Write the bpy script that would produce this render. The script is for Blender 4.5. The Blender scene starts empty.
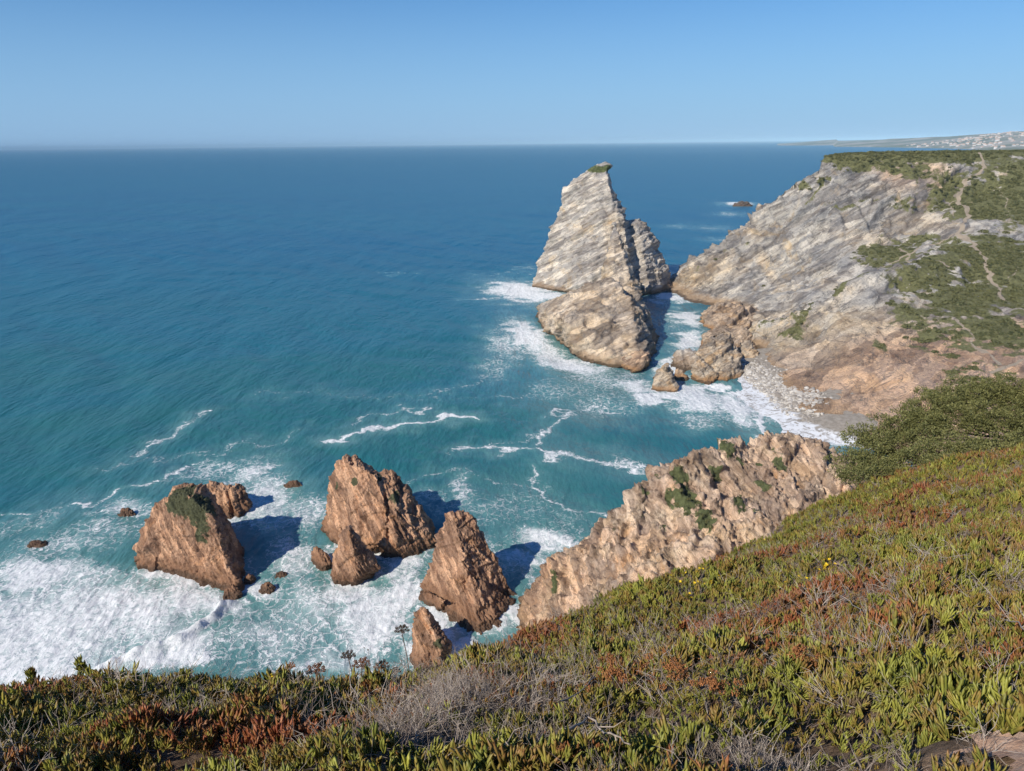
import bpy, bmesh, math, random
import numpy as np
from mathutils import Vector, Matrix
random.seed(7)
rng = np.random.default_rng(11)
R = math.radians
S = bpy.context.scene
col = S.collection

# ------------------------------------------------------------------ viewpoint (used to place things at real distances)
H = 110.0; F = 740.0; CX, CY = 512.0, 385.5
TH = math.atan(242.3 / 740.0); ROLL = math.atan(5.8 / 512.0)

def ray(px, py):
    u = (px - CX) / F; v = -(py - CY) / F
    c, s = math.cos(ROLL), math.sin(ROLL)
    u, v = u * c - v * s, -u * s + v * c
    f = np.array([0, math.cos(TH), -math.sin(TH)]); up = np.array([0, math.sin(TH), math.cos(TH)])
    return f + u * np.array([1., 0, 0]) + v * up

def P(px, py, z=0.0):
    d = ray(px, py); t = (z - H) / d[2]
    return np.array([0, 0, H]) + d * t

def at(px, py, Y):
    d = ray(px, py)
    return np.array([0, 0, H]) + d * Y / d[1]

cam_d = bpy.data.cameras.new('camera'); cam = bpy.data.objects.new('camera', cam_d); col.objects.link(cam)
cam_d.sensor_width = 36.0; cam_d.lens = F / 1024 * 36.0; cam_d.clip_start = 0.1; cam_d.clip_end = 200000
cam.location = (0, 0, H)
cam.matrix_world = Matrix.Translation((0, 0, H)) @ Matrix.Rotation(math.pi / 2 - TH, 4, 'X') @ Matrix.Rotation(-ROLL, 4, 'Z')
S.camera = cam

# ------------------------------------------------------------------ noise
def _h(ix, iy, iz, seed):
    h = (ix.astype(np.uint32) * np.uint32(374761393)) ^ (iy.astype(np.uint32) * np.uint32(668265263)) ^ (iz.astype(np.uint32) * np.uint32(2147483647 - 58)) ^ np.uint32(seed * 974711 + 13)
    h = (h ^ (h >> np.uint32(13))) * np.uint32(1274126177)
    h = (h ^ (h >> np.uint32(16))) * np.uint32(2246822519)
    return h ^ (h >> np.uint32(15))
_G = rng.normal(size=(256, 3)); _G /= np.linalg.norm(_G, axis=1)[:, None]
def perlin(p, seed=0):
    p = np.asarray(p, float); i = np.floor(p).astype(np.int64); f = p - i
    w = f * f * f * (f * (f * 6 - 15) + 10)
    out = 0
    for dx in (0, 1):
        wx = w[:, 0] if dx else 1 - w[:, 0]
        for dy in (0, 1):
            wy = w[:, 1] if dy else 1 - w[:, 1]
            for dz in (0, 1):
                wz = w[:, 2] if dz else 1 - w[:, 2]
                g = _G[_h(i[:, 0] + dx, i[:, 1] + dy, i[:, 2] + dz, seed) & 255]
                out = out + wx * wy * wz * ((f[:, 0] - dx) * g[:, 0] + (f[:, 1] - dy) * g[:, 1] + (f[:, 2] - dz) * g[:, 2])
    return out * 1.6
def fbm(p, octv=4, seed=0, ridged=False, gain=0.5):
    a, s, t = 1.0, 0, 0
    for o in range(octv):
        n = perlin(p * (2.03 ** o), seed + o)
        if ridged: n = 1 - 2 * np.abs(n)
        s = s + a * n; t += a; a *= gain
    return s / t
def facets(p, seed=0):
    """piecewise planar cells: the broken faces of rock"""
    i = np.floor(p).astype(np.int64); best = np.full(len(p), 1e9); val = np.zeros(len(p))
    for dx in (-1, 0, 1):
        for dy in (-1, 0, 1):
            for dz in (-1, 0, 1):
                c = i + [dx, dy, dz]
                h = _h(c[:, 0], c[:, 1], c[:, 2], seed)
                off = np.stack([(h & 255) / 255., ((h >> 8) & 255) / 255., ((h >> 16) & 255) / 255.], 1)
                d = p - (c + off); d2 = (d * d).sum(1)
                g = _G[(h >> 11) & 255]
                v = (d * g).sum(1) + (((h >> 20) & 255) / 255. - .5) * .8
                m = d2 < best
                best = np.where(m, d2, best); val = np.where(m, v, val)
    return val
SN = np.array([-0.50, 0.22, 0.84]); SN /= np.linalg.norm(SN)
SU = np.cross(SN, [0, 1, 0]); SU /= np.linalg.norm(SU); SV = np.cross(SN, SU)
def strata(p, L, T):
    return np.stack([p @ SU / L, p @ SV / L, p @ SN / T], 1)
def rot_strata(p, n, L, T):
    n = np.array(n, float); n /= np.linalg.norm(n); u = np.cross(n, [0.1, 1, 0]); u /= np.linalg.norm(u); v = np.cross(n, u)
    return np.stack([p @ u / L, p @ v / L, p @ n / T], 1)

def blocks(v, sn, size, seed, octv=4, gain=.52, wts=(1.0, .65, .5), lean=.16):
    """bedding ledges and joints: asymmetric folds along the bedding and two joint directions, plane faced and sharp edged"""
    n0 = np.array(sn, float); n0 /= np.linalg.norm(n0); n1 = np.cross(n0, [.25, .9, .1]); n1 /= np.linalg.norm(n1); n2 = np.cross(n0, n1) + .25 * n0; n2 /= np.linalg.norm(n2)
    d = np.zeros(len(v)); a = 1.0; tot = 0
    for o in range(octv):
        f = 2.13 ** o / size
        for k, (n, w_) in enumerate(((n0, wts[0]), (n1, wts[1]), (n2, wts[2]))):
            nn = n + .22 * _G[(seed * 7 + o * 3 + k) & 255]; nn /= np.linalg.norm(nn)
            ph = v @ nn * f * (1.5 if k == 0 else .8) + 1.1 * perlin(v * f * .3 + k * 9.1, seed + 11 * o + k)
            t = ph - np.floor(ph); cid = np.floor(ph).astype(np.int64); z0 = np.zeros_like(cid)
            am = (_h(cid, z0, z0, seed + o + k) & 255) / 255. * .9 + .25
            saw = np.where(t < lean, t / lean, (1 - t) / (1 - lean)) * am * np.clip(.55 + 1.1 * perlin(v * f * .4 + 31 * k, seed + 50 + o), .05, 1.3)
            d += a * w_ * saw; tot += a * w_ * .3
        a *= gain
    return d - tot

class RBF:
    def __init__(self, pts, c=8.0):
        p = np.array(pts, float); self.x = p[:, :2]; n = len(p); self.c = c
        A = np.sqrt(((self.x[:, None] - self.x[None]) ** 2).sum(2) + c * c)
        M = np.zeros((n + 3, n + 3)); M[:n, :n] = A - np.eye(n) * 0.3; M[:n, n] = 1; M[:n, n + 1:] = self.x / 100
        M[n:, :n] = M[:n, n:].T
        self.w = np.linalg.solve(M, np.concatenate([p[:, 2], [0, 0, 0]]))
    def __call__(self, X, Y):
        X = np.asarray(X, float); sh = X.shape; q = np.stack([X.ravel(), np.asarray(Y, float).ravel()], 1)
        out = np.empty(len(q)); n = len(self.x)
        for a in range(0, len(q), 40000):
            b = q[a:a + 40000]
            A = np.sqrt(((b[:, None] - self.x[None]) ** 2).sum(2) + self.c ** 2)
            out[a:a + 40000] = A @ self.w[:n] + self.w[n] + b @ self.w[n + 1:] / 100
        return out.reshape(sh)
    def hit(self, px, py, y0=1., y1=900., n=3000):
        d = ray(px, py); Y = np.geomspace(y0, y1, n); q = np.array([0, 0, H]) + d * (Y / d[1])[:, None]
        h = self(q[:, 0], q[:, 1]); k = np.argmax(h > q[:, 2])
        if k == 0:
            k = np.argmin(q[:, 2] - h + 1e6 * (Y < 2.0 * y0)); r_ = q[k].copy(); r_[2] = h[k]; return r_
        return q[k]

# ------------------------------------------------------------------ mesh helpers
def mesh_from(name, v, f):
    """v (n,3); f (m,k) array"""
    v = np.asarray(v, np.float32); f = np.asarray(f, np.int32); k = f.shape[1]
    me = bpy.data.meshes.new(name)
    me.vertices.add(len(v)); me.vertices.foreach_set('co', v.ravel())
    me.loops.add(f.size); me.loops.foreach_set('vertex_index', f.ravel())
    me.polygons.add(len(f)); me.polygons.foreach_set('loop_start', np.arange(0, f.size, k, dtype=np.int32))
    me.update(calc_edges=True); me.validate()
    return me
def add_attr(me, name, val):
    val = np.asarray(val, np.float32)
    if val.ndim == 1:
        a = me.attributes.new(name, 'FLOAT', 'POINT'); a.data.foreach_set('value', val)
    else:
        a = me.attributes.new(name, 'FLOAT_VECTOR', 'POINT'); a.data.foreach_set('vector', val.ravel())
def obj(name, me, mat=None, parent=None, smooth=False, loc=None):
    o = bpy.data.objects.new(name, me); col.objects.link(o)
    if mat is not None and not me.materials: me.materials.append(mat)
    if smooth: me.polygons.foreach_set('use_smooth', np.ones(len(me.polygons), bool))
    if parent is not None: o.parent = parent
    if loc is not None: o.location = loc
    return o
def tag(o, label=None, cat=None, group=None, kind=None):
    if label: o['label'] = label
    if cat: o['category'] = cat
    if group: o['group'] = group
    if kind: o['kind'] = kind
    return o
def empty(name, loc):
    o = bpy.data.objects.new(name, None); col.objects.link(o); o.location = loc; o.empty_display_size = .1; return o
def grid(xs, ys):
    X, Y = np.meshgrid(xs, ys); ny, nx = X.shape
    i = np.arange(nx * ny).reshape(ny, nx)
    f = np.stack([i[:-1, :-1], i[:-1, 1:], i[1:, 1:], i[1:, :-1]], -1).reshape(-1, 4)
    return X, Y, f
def gnormals(X, Y, Z):
    dzy, dzx = np.gradient(Z); dxy, dxx = np.gradient(X); dyy, dyx = np.gradient(Y)
    n = np.stack([-dzx / dxx, -dzy / dyy, np.ones_like(Z)], -1)
    return (n / np.linalg.norm(n, axis=-1)[..., None])
def prune(v, f, keep):
    f = f[keep]; used = np.zeros(len(v), bool); used[f.ravel()] = True
    idx = np.cumsum(used) - 1
    return v[used], idx[f], used

# ------------------------------------------------------------------ node helper
class NT:
    def __init__(s, name, tree=None):
        if tree is None:
            s.mat = bpy.data.materials.new(name); s.mat.use_nodes = True; tree = s.mat.node_tree
        s.t = tree; s.n = tree.nodes; s.l = tree.links; s.n.clear()
    def node(s, typ, ins=None, **kw):
        n = s.n.new(typ)
        for k, v in kw.items(): setattr(n, k, v)
        for k, v in (ins or {}).items():
            s.put(n.inputs[k], v)
        return n
    def put(s, sock, v):
        if isinstance(v, bpy.types.NodeSocket): s.l.new(v, sock)
        elif isinstance(v, bpy.types.Node): s.l.new(v.outputs[0], sock)
        else: sock.default_value = v if not (isinstance(v, tuple) and len(v) == 3 and sock.type == 'RGBA') else (*v, 1)
    def math(s, op, a, b=0.0, c=None, clamp=False):
        n = s.n.new('ShaderNodeMath'); n.operation = op; n.use_clamp = clamp
        s.put(n.inputs[0], a); s.put(n.inputs[1], b)
        if c is not None: s.put(n.inputs[2], c)
        return n.outputs[0]
    def mix(s, f, a, b, blend='MIX'):
        n = s.n.new('ShaderNodeMix'); n.data_type = 'RGBA'; n.blend_type = blend
        s.put(n.inputs[0], f); s.put(n.inputs[6], a); s.put(n.inputs[7], b); return n.outputs[2]
    def step(s, v, a, b, c=0.0, d=1.0):
        n = s.n.new('ShaderNodeMapRange'); n.interpolation_type = 'SMOOTHSTEP'
        s.put(n.inputs[0], v); n.inputs[1].default_value = a; n.inputs[2].default_value = b; n.inputs[3].default_value = c; n.inputs[4].default_value = d
        return n.outputs[0]
    def noise(s, vec, scale, detail=4, rough=.55, dist=0.0, out=0):
        n = s.n.new('ShaderNodeTexNoise'); s.put(n.inputs['Vector'], vec); n.inputs['Scale'].default_value = scale
        n.inputs['Detail'].default_value = detail; n.inputs['Roughness'].default_value = rough; n.inputs['Distortion'].default_value = dist
        return n.outputs[out]
    def attr(s, name, out='Fac'):
        n = s.n.new('ShaderNodeAttribute'); n.attribute_name = name; return n.outputs[out]
    def vm(s, op, a, b=None):
        n = s.n.new('ShaderNodeVectorMath'); n.operation = op; s.put(n.inputs[0], a)
        if b is not None: s.put(n.inputs[1], b)
        return n.outputs[1] if op in ('DOT_PRODUCT', 'LENGTH') else n.outputs[0]
    def pos(s): return s.n.new('ShaderNodeNewGeometry').outputs['Position']
    def bsdf(s, color, rough=.8, spec=.3, normal=None, **kw):
        b = s.n.new('ShaderNodeBsdfPrincipled'); s.put(b.inputs['Base Color'], color); s.put(b.inputs['Roughness'], rough)
        s.put(b.inputs['Specular IOR Level'], spec)
        if normal is not None: s.put(b.inputs['Normal'], normal)
        for k, v in kw.items(): s.put(b.inputs[k.replace('_', ' ')], v)
        return b.outputs[0]
    def bump(s, h, dist, strength=1.0, normal=None):
        n = s.n.new('ShaderNodeBump'); s.put(n.inputs['Height'], h); n.inputs['Distance'].default_value = dist; n.inputs['Strength'].default_value = strength
        if normal is not None: s.put(n.inputs['Normal'], normal)
        return n.outputs[0]
    def out(s, surf, vol=None):
        o = s.n.new('ShaderNodeOutputMaterial')
        if surf is not None: s.l.new(surf, o.inputs[0])
        if vol is not None: s.l.new(vol, o.inputs[1])
        return s.mat

def simple_mat(name, c, rough=.8, var=.25, scale=30):
    t = NT(name); n = t.noise(t.pos(), scale, 3)
    c2 = tuple(x * (1 - var) for x in c); c1 = tuple(min(1, x * (1 + var)) for x in c)
    return t.out(t.bsdf(t.mix(t.step(n, .3, .7), c2, c1), rough, .2))

def rock_mat(name, pale, mid, dark, ochre, sn, scale=1.0, ochre_amt=.5, wet=2.0, wetcol=(0.10, .065, .04), tide=(0.30, .17, .08), bump=.35, grass=(.085, .10, .040), aniso=5.0):
    t = NT(name); p = t.pos()
    m = t.node('ShaderNodeMapping', {'Vector': p}, vector_type='POINT')
    n = np.array(sn, float); n /= np.linalg.norm(n)
    q = Vector(n).rotation_difference(Vector((0, 0, 1))).to_euler()
    big2 = t.noise(p, .11 / scale, 5, .65, 1.0)
    m.inputs['Rotation'].default_value = q
    ps = t.node('ShaderNodeMapping', {'Vector': m.outputs[0], 'Scale': (1, 1, aniso)}).outputs[0]
    big = t.noise(p, .045 / scale, 4, .6, .6)
    bands = t.noise(ps, .075 / scale, 7, .66, .6)
    fine = t.noise(ps, .30 / scale, 7, .74, .3)
    och = t.noise(p, .075 / scale, 5, .62, 1.2)
    c = t.mix(t.step(bands, .42, .57), mid, pale)
    c = t.mix(t.math('MULTIPLY', t.step(fine, .54, .70), .60), c, dark)
    c = t.mix(t.math('MULTIPLY', t.step(och, .60 - .2 * ochre_amt, .78 - .2 * ochre_amt), .85), c, ochre)
    c = t.mix(t.math('MULTIPLY', t.step(big, .55, .72), .30), c, dark)
    jn = t.noise(ps, .11 / scale, 5, .6, .8); cr = t.step(t.math('ABSOLUTE', t.math('SUBTRACT', jn, .5)), 0, .026, 1, 0)
    cr = t.math('MULTIPLY', cr, t.step(t.noise(p, .12 / scale, 3), .42, .6))
    zone = t.attr('cream')
    c = t.mix(t.math('MULTIPLY', zone, t.step(big2, .30, .62, .45, 1)), c, t.mix(t.step(bands, .38, .6), (.45, .335, .21), (.66, .54, .38)))
    red = t.attr('warm')
    c = t.mix(t.math('MULTIPLY', red, t.step(bands, .25, .75, .5, 1.0)), c, t.mix(t.step(fine, .40, .62), (.62, .385, .225), (.38, .225, .14)))
    speck = t.noise(p, 2.6 / scale, 5, .7)
    c = t.mix(t.step(speck, .48, .72, 0, .38), c, dark)
    c = t.mix(t.math('MULTIPLY', cr, .75), c, dark)
    wrp = t.vm('ADD', ps, t.vm('MULTIPLY', t.vm('SUBTRACT', t.noise(p, .5 / scale, 4, .6, out=1), (.5, .5, .5)), (2.2 * scale, 2.2 * scale, 2.2 * scale)))
    vc = t.node('ShaderNodeTexVoronoi', {'Vector': wrp, 'Scale': .085 / scale}); vv = t.node('ShaderNodeSeparateColor', {0: vc.outputs['Color']}).outputs[0]
    vc2 = t.node('ShaderNodeTexVoronoi', {'Vector': wrp, 'Scale': .26 / scale}); vv2 = t.node('ShaderNodeSeparateColor', {0: vc2.outputs['Color']}).outputs[0]
    c = t.mix(t.step(vv, .66, .72), c, (.70, .69, .70), 'MULTIPLY'); c = t.mix(t.step(vv2, .72, .78), c, (.74, .72, .71), 'MULTIPLY')
    c = t.mix(t.step(vv, .42, .34), c, (1.28, 1.26, 1.22), 'MULTIPLY')
    cs = t.node('ShaderNodeMapping', {'Vector': m.outputs[0], 'Scale': (3.2, .8, .8)}).outputs[0]
    jn2 = t.noise(cs, .13 / scale, 5, .6, .9); cr2 = t.step(t.math('ABSOLUTE', t.math('SUBTRACT', jn2, .5)), 0, .016, 1, 0)
    c = t.mix(t.math('MULTIPLY', cr2, .6), c, dark)
    # grass and shrubs rooted on ledges
    veg = t.math('ADD', t.attr('veg'), t.math('MULTIPLY', t.math('SUBTRACT', t.noise(p, .35 / scale, 5, .65), .5), 1.1))
    gn = t.noise(p, 1.2 / scale, 4, .7)
    c = t.mix(t.step(veg, .42, .58), c, t.mix(t.step(gn, .3, .7), grass, tuple(x * 1.9 for x in grass)))
    # trodden bare earth
    pa = t.math('ADD', t.attr('path'), t.math('MULTIPLY', t.math('SUBTRACT', t.noise(p, .5 / scale, 3), .5), .7))
    c = t.mix(t.step(pa, .55, .7), c, (.40, .33, .25))
    # rust coloured tide band and the wet foot of the rock
    z = t.node('ShaderNodeSeparateXYZ', {0: p}).outputs[2]
    zz = t.math('ADD', z, t.math('MULTIPLY', t.math('SUBTRACT', fine, .5), wet * 1.5))
    c = t.mix(t.step(zz, wet * 1.2, wet * 2.6, .75, 0), c, tide)
    c = t.mix(t.step(zz, wet * .45, wet * 1.0, .85, 0), c, wetcol)
    rough = t.step(zz, wet * .3, wet, .35, .85)
    vo = t.node('ShaderNodeTexVoronoi', {'Vector': ps, 'Scale': .55 / scale}, feature='DISTANCE_TO_EDGE')
    h = t.math('ADD', t.math('MULTIPLY', t.step(vo.outputs[0], 0, .12), .5), t.math('MULTIPLY', fine, 1.6))
    h = t.math('ADD', h, t.math('MULTIPLY', speck, .9)); h = t.math('SUBTRACT', h, t.math('MULTIPLY', cr, .9)); h = t.math('ADD', h, t.math('MULTIPLY', bands, 1.5))
    return t.out(t.bsdf(c, rough, .25, t.bump(h, bump * scale * 1.5, .62)))

# ------------------------------------------------------------------ world, sun, haze
w = bpy.data.worlds.new('World'); S.world = w; w.use_nodes = True
SUN_EL, SUN_AZ = R(37), (-0.72, -0.69)
wt = NT('', w.node_tree)
sky = wt.node('ShaderNodeTexSky', sky_type='NISHITA', sun_disc=False, sun_elevation=SUN_EL, sun_rotation=math.atan2(SUN_AZ[0], SUN_AZ[1]) % (2 * math.pi),
              altitude=100, air_density=1.0, dust_density=.05, ozone_density=4.0)
hs = wt.node('ShaderNodeHueSaturation', {'Color': sky.outputs[0], 'Saturation': 1.22})
zs = wt.node('ShaderNodeSeparateXYZ', {0: wt.node('ShaderNodeTexCoord').outputs['Generated']}).outputs[2]
low = wt.math('MULTIPLY', wt.step(zs, -.02, .27, 1, 0), .85)
skc = wt.mix(low, wt.mix(1.0, hs.outputs[0], (.54, .80, 1.0), 'MULTIPLY'), (2.75, 4.7, 7.6))
bg = wt.node('ShaderNodeBackground', {'Color': skc, 'Strength': .10})
wt.l.new(bg.outputs[0], wt.node('ShaderNodeOutputWorld').inputs[0])
sd = bpy.data.lights.new('sun', 'SUN'); sd.energy = 4.9; sd.angle = R(.5); sd.color = (1, .92, .80)
so = bpy.data.objects.new('sun', sd); col.objects.link(so)
L = Vector((SUN_AZ[0] * math.cos(SUN_EL), SUN_AZ[1] * math.cos(SUN_EL), math.sin(SUN_EL)))
so.rotation_euler = (-L).to_track_quat('-Z', 'Y').to_euler()
S.view_settings.view_transform = 'Standard'; S.view_settings.look = 'None'; S.view_settings.exposure = 0.06; S.view_settings.gamma = 1.0
S.cycles.use_denoising = True; S.cycles.max_bounces = 5; S.cycles.diffuse_bounces = 2; S.cycles.glossy_bounces = 2; S.cycles.volume_bounces = 0
S.cycles.transmission_bounces = 2; S.cycles.transparent_max_bounces = 4

# ------------------------------------------------------------------ SEA
def seg_dist(X, Y, a, b):
    d = np.array(b) - np.array(a); L2 = (d * d).sum() + 1e-9
    t = np.clip(((X - a[0]) * d[0] + (Y - a[1]) * d[1]) / L2, 0, 1)
    return np.hypot(X - a[0] - t * d[0], Y - a[1] - t * d[1])
def build_sea():
    nr, na = 760, 900
    r = np.concatenate([np.geomspace(95, 900, 560), np.geomspace(905, 150000, nr - 560)])
    a = np.linspace(R(-52), R(60), na)
    Rr, A = np.meshgrid(r, a, indexing='ij'); X = Rr * np.sin(A); Y = Rr * np.cos(A)
    x, y = X.ravel(), Y.ravel(); q = np.stack([x, y, 0 * x], 1)
    fade = np.clip(1.4 - Rr.ravel() / 2600, 0, 1)
    z = 0
    for lam, ang, amp, sd_ in ((70, 38, .50, 1), (47, 52, .28, 2), (28, 25, .16, 3), (16, 60, .09, 4), (9, 34, .05, 5)):
        c, s = math.cos(R(ang)), math.sin(R(ang)); ph = perlin(q / (lam * 2.5), 30 + sd_) * 5
        am = np.clip(.65 + .9 * perlin(q / (lam * 3), 40 + sd_), .1, 1.5)
        f_ = 1.0 if lam > 20 else np.clip(1.2 - Rr.ravel() / 700, 0, 1)
        k = np.sin((x * c + y * s) * 2 * math.pi / lam + ph)
        z = z + amp * am * f_ * (k + .25 * np.cos(2 * ((x * c + y * s) * 2 * math.pi / lam + ph)))
    z = z * fade
    # foam density
    wx = x + 5 * perlin(q / 11, 60) + 1.8 * perlin(q / 3.7, 61); wy = y + 9 * perlin(q / 11 + 7, 62) + 2.5 * perlin(q / 3.7, 63)
    far = np.clip(y / 260, .75, 2.2)
    wx = x + (wx - x) * far; wy = y + (wy - y) * far
    foam = np.zeros(len(x)); aer = np.zeros(len(x))
    def blob(px, py, rx, ry, d, ang=0, soft=1.0):
        nonlocal foam, aer
        c = P(px, py); ex = P(px + 1, py) - c; ey = P(px, py - 1) - c
        ca, sa = math.cos(R(ang)), math.sin(R(ang))
        M = np.linalg.inv(np.array([[ex[0], ey[0]], [ex[1], ey[1]]]))
        m = Rr.ravel() < 1500
        ux = M[0, 0] * (wx[m] - c[0]) + M[0, 1] * (wy[m] - c[1]); uy = M[1, 0] * (wx[m] - c[0]) + M[1, 1] * (wy[m] - c[1])
        a_ = (ux * ca + uy * sa) / rx; b_ = (-ux * sa + uy * ca) / ry
        v = np.exp(-np.maximum((a_ * a_ + b_ * b_), 0) ** 1.3 * .9 * soft)
        foam[m] = np.maximum(foam[m], d * v)
        v2 = np.exp(-(a_ * a_ + b_ * b_) * .6); aer[m] = np.maximum(aer[m], min(1, d * 1.1) * v2)
    def streak(pts, wid, d):
        nonlocal foam, aer
        Q = [P(*p)[:2] for p in pts]; m = (Rr.ravel() < 1500)
        dd = np.full(m.sum(), 1e9)
        for i in range(len(Q) - 1): dd = np.minimum(dd, seg_dist(wx[m], wy[m], Q[i], Q[i + 1]))
        foam[m] = np.maximum(foam[m], d * np.exp(-(dd / (wid * .72)) ** 2))
        aer[m] = np.maximum(aer[m], .5 * d * np.exp(-(dd / (wid * 3)) ** 2))
    # the surf field on the left
    blob(20, 640, 150, 70, .86, 8); blob(110, 610, 110, 42, .84, -8); blob(200, 600, 55, 16, .9, -10); blob(30, 575, 60, 22, .85)
    blob(60, 545, 70, 14, .55, 10); blob(160, 655, 60, 20, .9, 20); blob(0, 690, 160, 30, .84); blob(300, 620, 90, 50, .55); blob(480, 560, 90, 30, .45); blob(560, 520, 40, 20, .35); blob(60, 570, 90, 16, .7, -6)
    blob(260, 640, 60, 40, .62); blob(330, 660, 80, 22, .66); blob(370, 620, 50, 40, .92); blob(400, 590, 30, 22, .9, 60)
    blob(310, 600, 50, 25, .66); blob(290, 560, 30, 35, .66); blob(265, 500, 40, 30, .74); blob(245, 475, 35, 10, .7, 20); blob(300, 510, 26, 22, .6)
    blob(210, 470, 60, 10, .46, 12); blob(120, 510, 35, 10, .62); blob(100, 530, 60, 12, .5); blob(30, 520, 60, 12, .42, 20)
    blob(180, 575, 70, 16, .95); blob(255, 590, 22, 10, .8); blob(350, 590, 40, 14, .82)
    blob(400, 560, 24, 14, .9, 30); blob(430, 625, 22, 14, .96, -40); blob(455, 645, 22, 10, 1.0, -20); blob(515, 620, 14, 24, .9, 30); blob(530, 590, 14, 20, .7, 40)
    blob(545, 540, 45, 12, .8, -8); blob(520, 555, 40, 10, .7); blob(480, 510, 60, 18, .40); blob(430, 500, 30, 10, .40); blob(520, 500, 45, 25, .34)
    blob(460, 490, 14, 16, .55, 30); blob(490, 505, 30, 8, .5)
    blob(186, 578, 66, 15, .86); blob(378, 548, 64, 15, .80); blob(350, 574, 34, 9, .85); blob(463, 612, 60, 26, .82); blob(424, 656, 30, 14, .9); blob(224, 516, 34, 9, .8); blob(318, 560, 16, 7, .8)
    # thin lines drifting off the surf
    streak([(0, 512), (40, 509), (90, 500), (130, 488), (170, 473), (200, 460)], 1.3, .85)
    streak([(130, 457), (160, 440), (185, 424), (208, 411)], 2.0, .62)
    streak([(100, 470), (140, 460), (200, 455), (250, 440)], 2.5, .45)
    streak([(190, 470), (230, 448), (260, 445), (300, 430)], 2.0, .5)
    streak([(335, 441), (365, 430), (400, 422), (440, 417), (465, 419)], 3.0, 1.0)
    streak([(375, 415), (400, 411), (430, 408)], 2.2, .62); streak([(350, 425), (380, 412), (420, 410)], 2.4, .5)
    streak([(455, 448), (490, 450), (540, 452), (570, 457), (610, 466), (645, 473)], 2.2, .78)
    streak([(560, 455), (590, 460), (640, 468)], 6.0, .62)
    streak([(535, 445), (548, 425), (560, 412), (590, 410), (625, 412)], 2.2, .72)
    streak([(530, 462), (525, 480), (540, 495), (570, 512), (600, 520)], 1.8, .62)
    streak([(440, 455), (480, 447), (520, 440), (545, 430)], 2.0, .45)
    streak([(400, 480), (440, 470), (480, 478), (520, 485)], 1.8, .45)
    streak([(250, 395), (330, 392), (420, 400), (520, 396)], 3.0, .30)
    streak([(420, 395), (470, 385), (500, 370)], 2.5, .42); streak([(500, 400), (560, 385), (600, 388)], 2.8, .5)
    # around the big stack
    blob(522, 291, 34, 10, 1.05, -6); blob(552, 296, 22, 7, 1.0); blob(500, 290, 20, 4, .8)
    blob(528, 335, 26, 14, .95, -35); blob(548, 352, 26, 14, .85, -30); blob(505, 345, 18, 22, .6, 40); blob(495, 368, 18, 14, .45)
    blob(575, 366, 34, 9, .95, -10); blob(600, 380, 55, 14, .5); blob(600, 405, 50, 16, .42); blob(635, 385, 26, 8, .8)
    blob(560, 390, 40, 16, .4)
    blob(655, 397, 26, 8, 1.05); blob(690, 392, 26, 10, .95); blob(700, 402, 34, 12, .85); blob(672, 366, 22, 8, .9)
    blob(735, 405, 26, 12, .95, -45); blob(720, 412, 30, 10, .62); blob(700, 422, 32, 8, .5)
    streak([(712, 384), (735, 390), (752, 402), (760, 418), (764, 436)], 3.2, 1.15)
    streak([(640, 405), (670, 400), (700, 390), (715, 386)], 3.0, .9)
    blob(775, 405, 24, 16, .85, -30); blob(800, 425, 24, 14, .95, -30); blob(835, 437, 22, 10, 1.0, -20)
    blob(688, 318, 20, 7, 1.0, -10); blob(672, 298, 22, 4, .9); blob(690, 342, 18, 12, .9, 30); blob(672, 326, 16, 8, .4); blob(670, 375, 14, 10, .9)
    blob(690, 300, 24, 3, .7)
    blob(742, 203, 14, 2.2, 1.1); blob(735, 214, 14, 1.6, .5); blob(724, 240, 14, 2, .45); blob(715, 228, 16, 2, .4); blob(680, 226, 10, 1.5, .5)
    streak([(470, 300), (505, 297), (540, 296)], 3, .75); streak([(480, 275), (520, 272), (545, 276)], 3, .5); blob(530, 268, 10, 2, .5)
    streak([(380, 272), (400, 274), (415, 273)], 1.5, .6)
    # one breaker standing up in the surf
    Q = [P(*p)[:2] for p in [(95, 672), (140, 655), (175, 640), (205, 620), (222, 604)]]
    dd = np.full(len(x), 1e9); m = Rr.ravel() < 400
    for i in range(len(Q) - 1): dd[m] = np.minimum(dd[m], seg_dist(x[m] + 2 * perlin(q[m] / 6, 70), y[m] + 2 * perlin(q[m] / 5, 71), Q[i], Q[i + 1]))
    z = z + (1.7 + .9 * perlin(q / 3.1, 72)) * np.exp(-(dd / 1.5) ** 2)
    foam = np.where(dd < 4, np.maximum(foam, 1.1 * np.exp(-(dd / 3.0) ** 2)), foam)
    fr = np.clip(foam, 0, 1)
    z = z + fr * (.22 * perlin(q / 2.3, 80) + .12 * perlin(q / 1.0, 81)) * np.clip(1.5 - y / 500, 0, 1)
    v = np.stack([x, y, z], 1)
    i = np.arange(nr * na).reshape(nr, na)
    f = np.stack([i[:-1, :-1], i[1:, :-1], i[1:, 1:], i[:-1, 1:]], -1).reshape(-1, 4)
    me = mesh_from('sea', v, f[:, ::-1])
    add_attr(me, 'foam', foam); add_attr(me, 'aer', aer)
    t = NT('sea_water'); p = t.pos(); F_ = t.attr('foam'); A_ = t.attr('aer')
    sx = t.node('ShaderNodeSeparateXYZ', {0: p}); yy = sx.outputs[1]
    wv = t.noise(p, .22, 4, .6, out=1)
    pw = t.vm('ADD', p, t.vm('MULTIPLY', t.vm('SUBTRACT', wv, (.5, .5, .5)), (7, 9, 0)))
    m = t.node('ShaderNodeMapping', {'Vector': pw}); m.inputs['Scale'].default_value = (1, .75, 1); m.inputs['Rotation'].default_value = (0, 0, .5)
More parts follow.
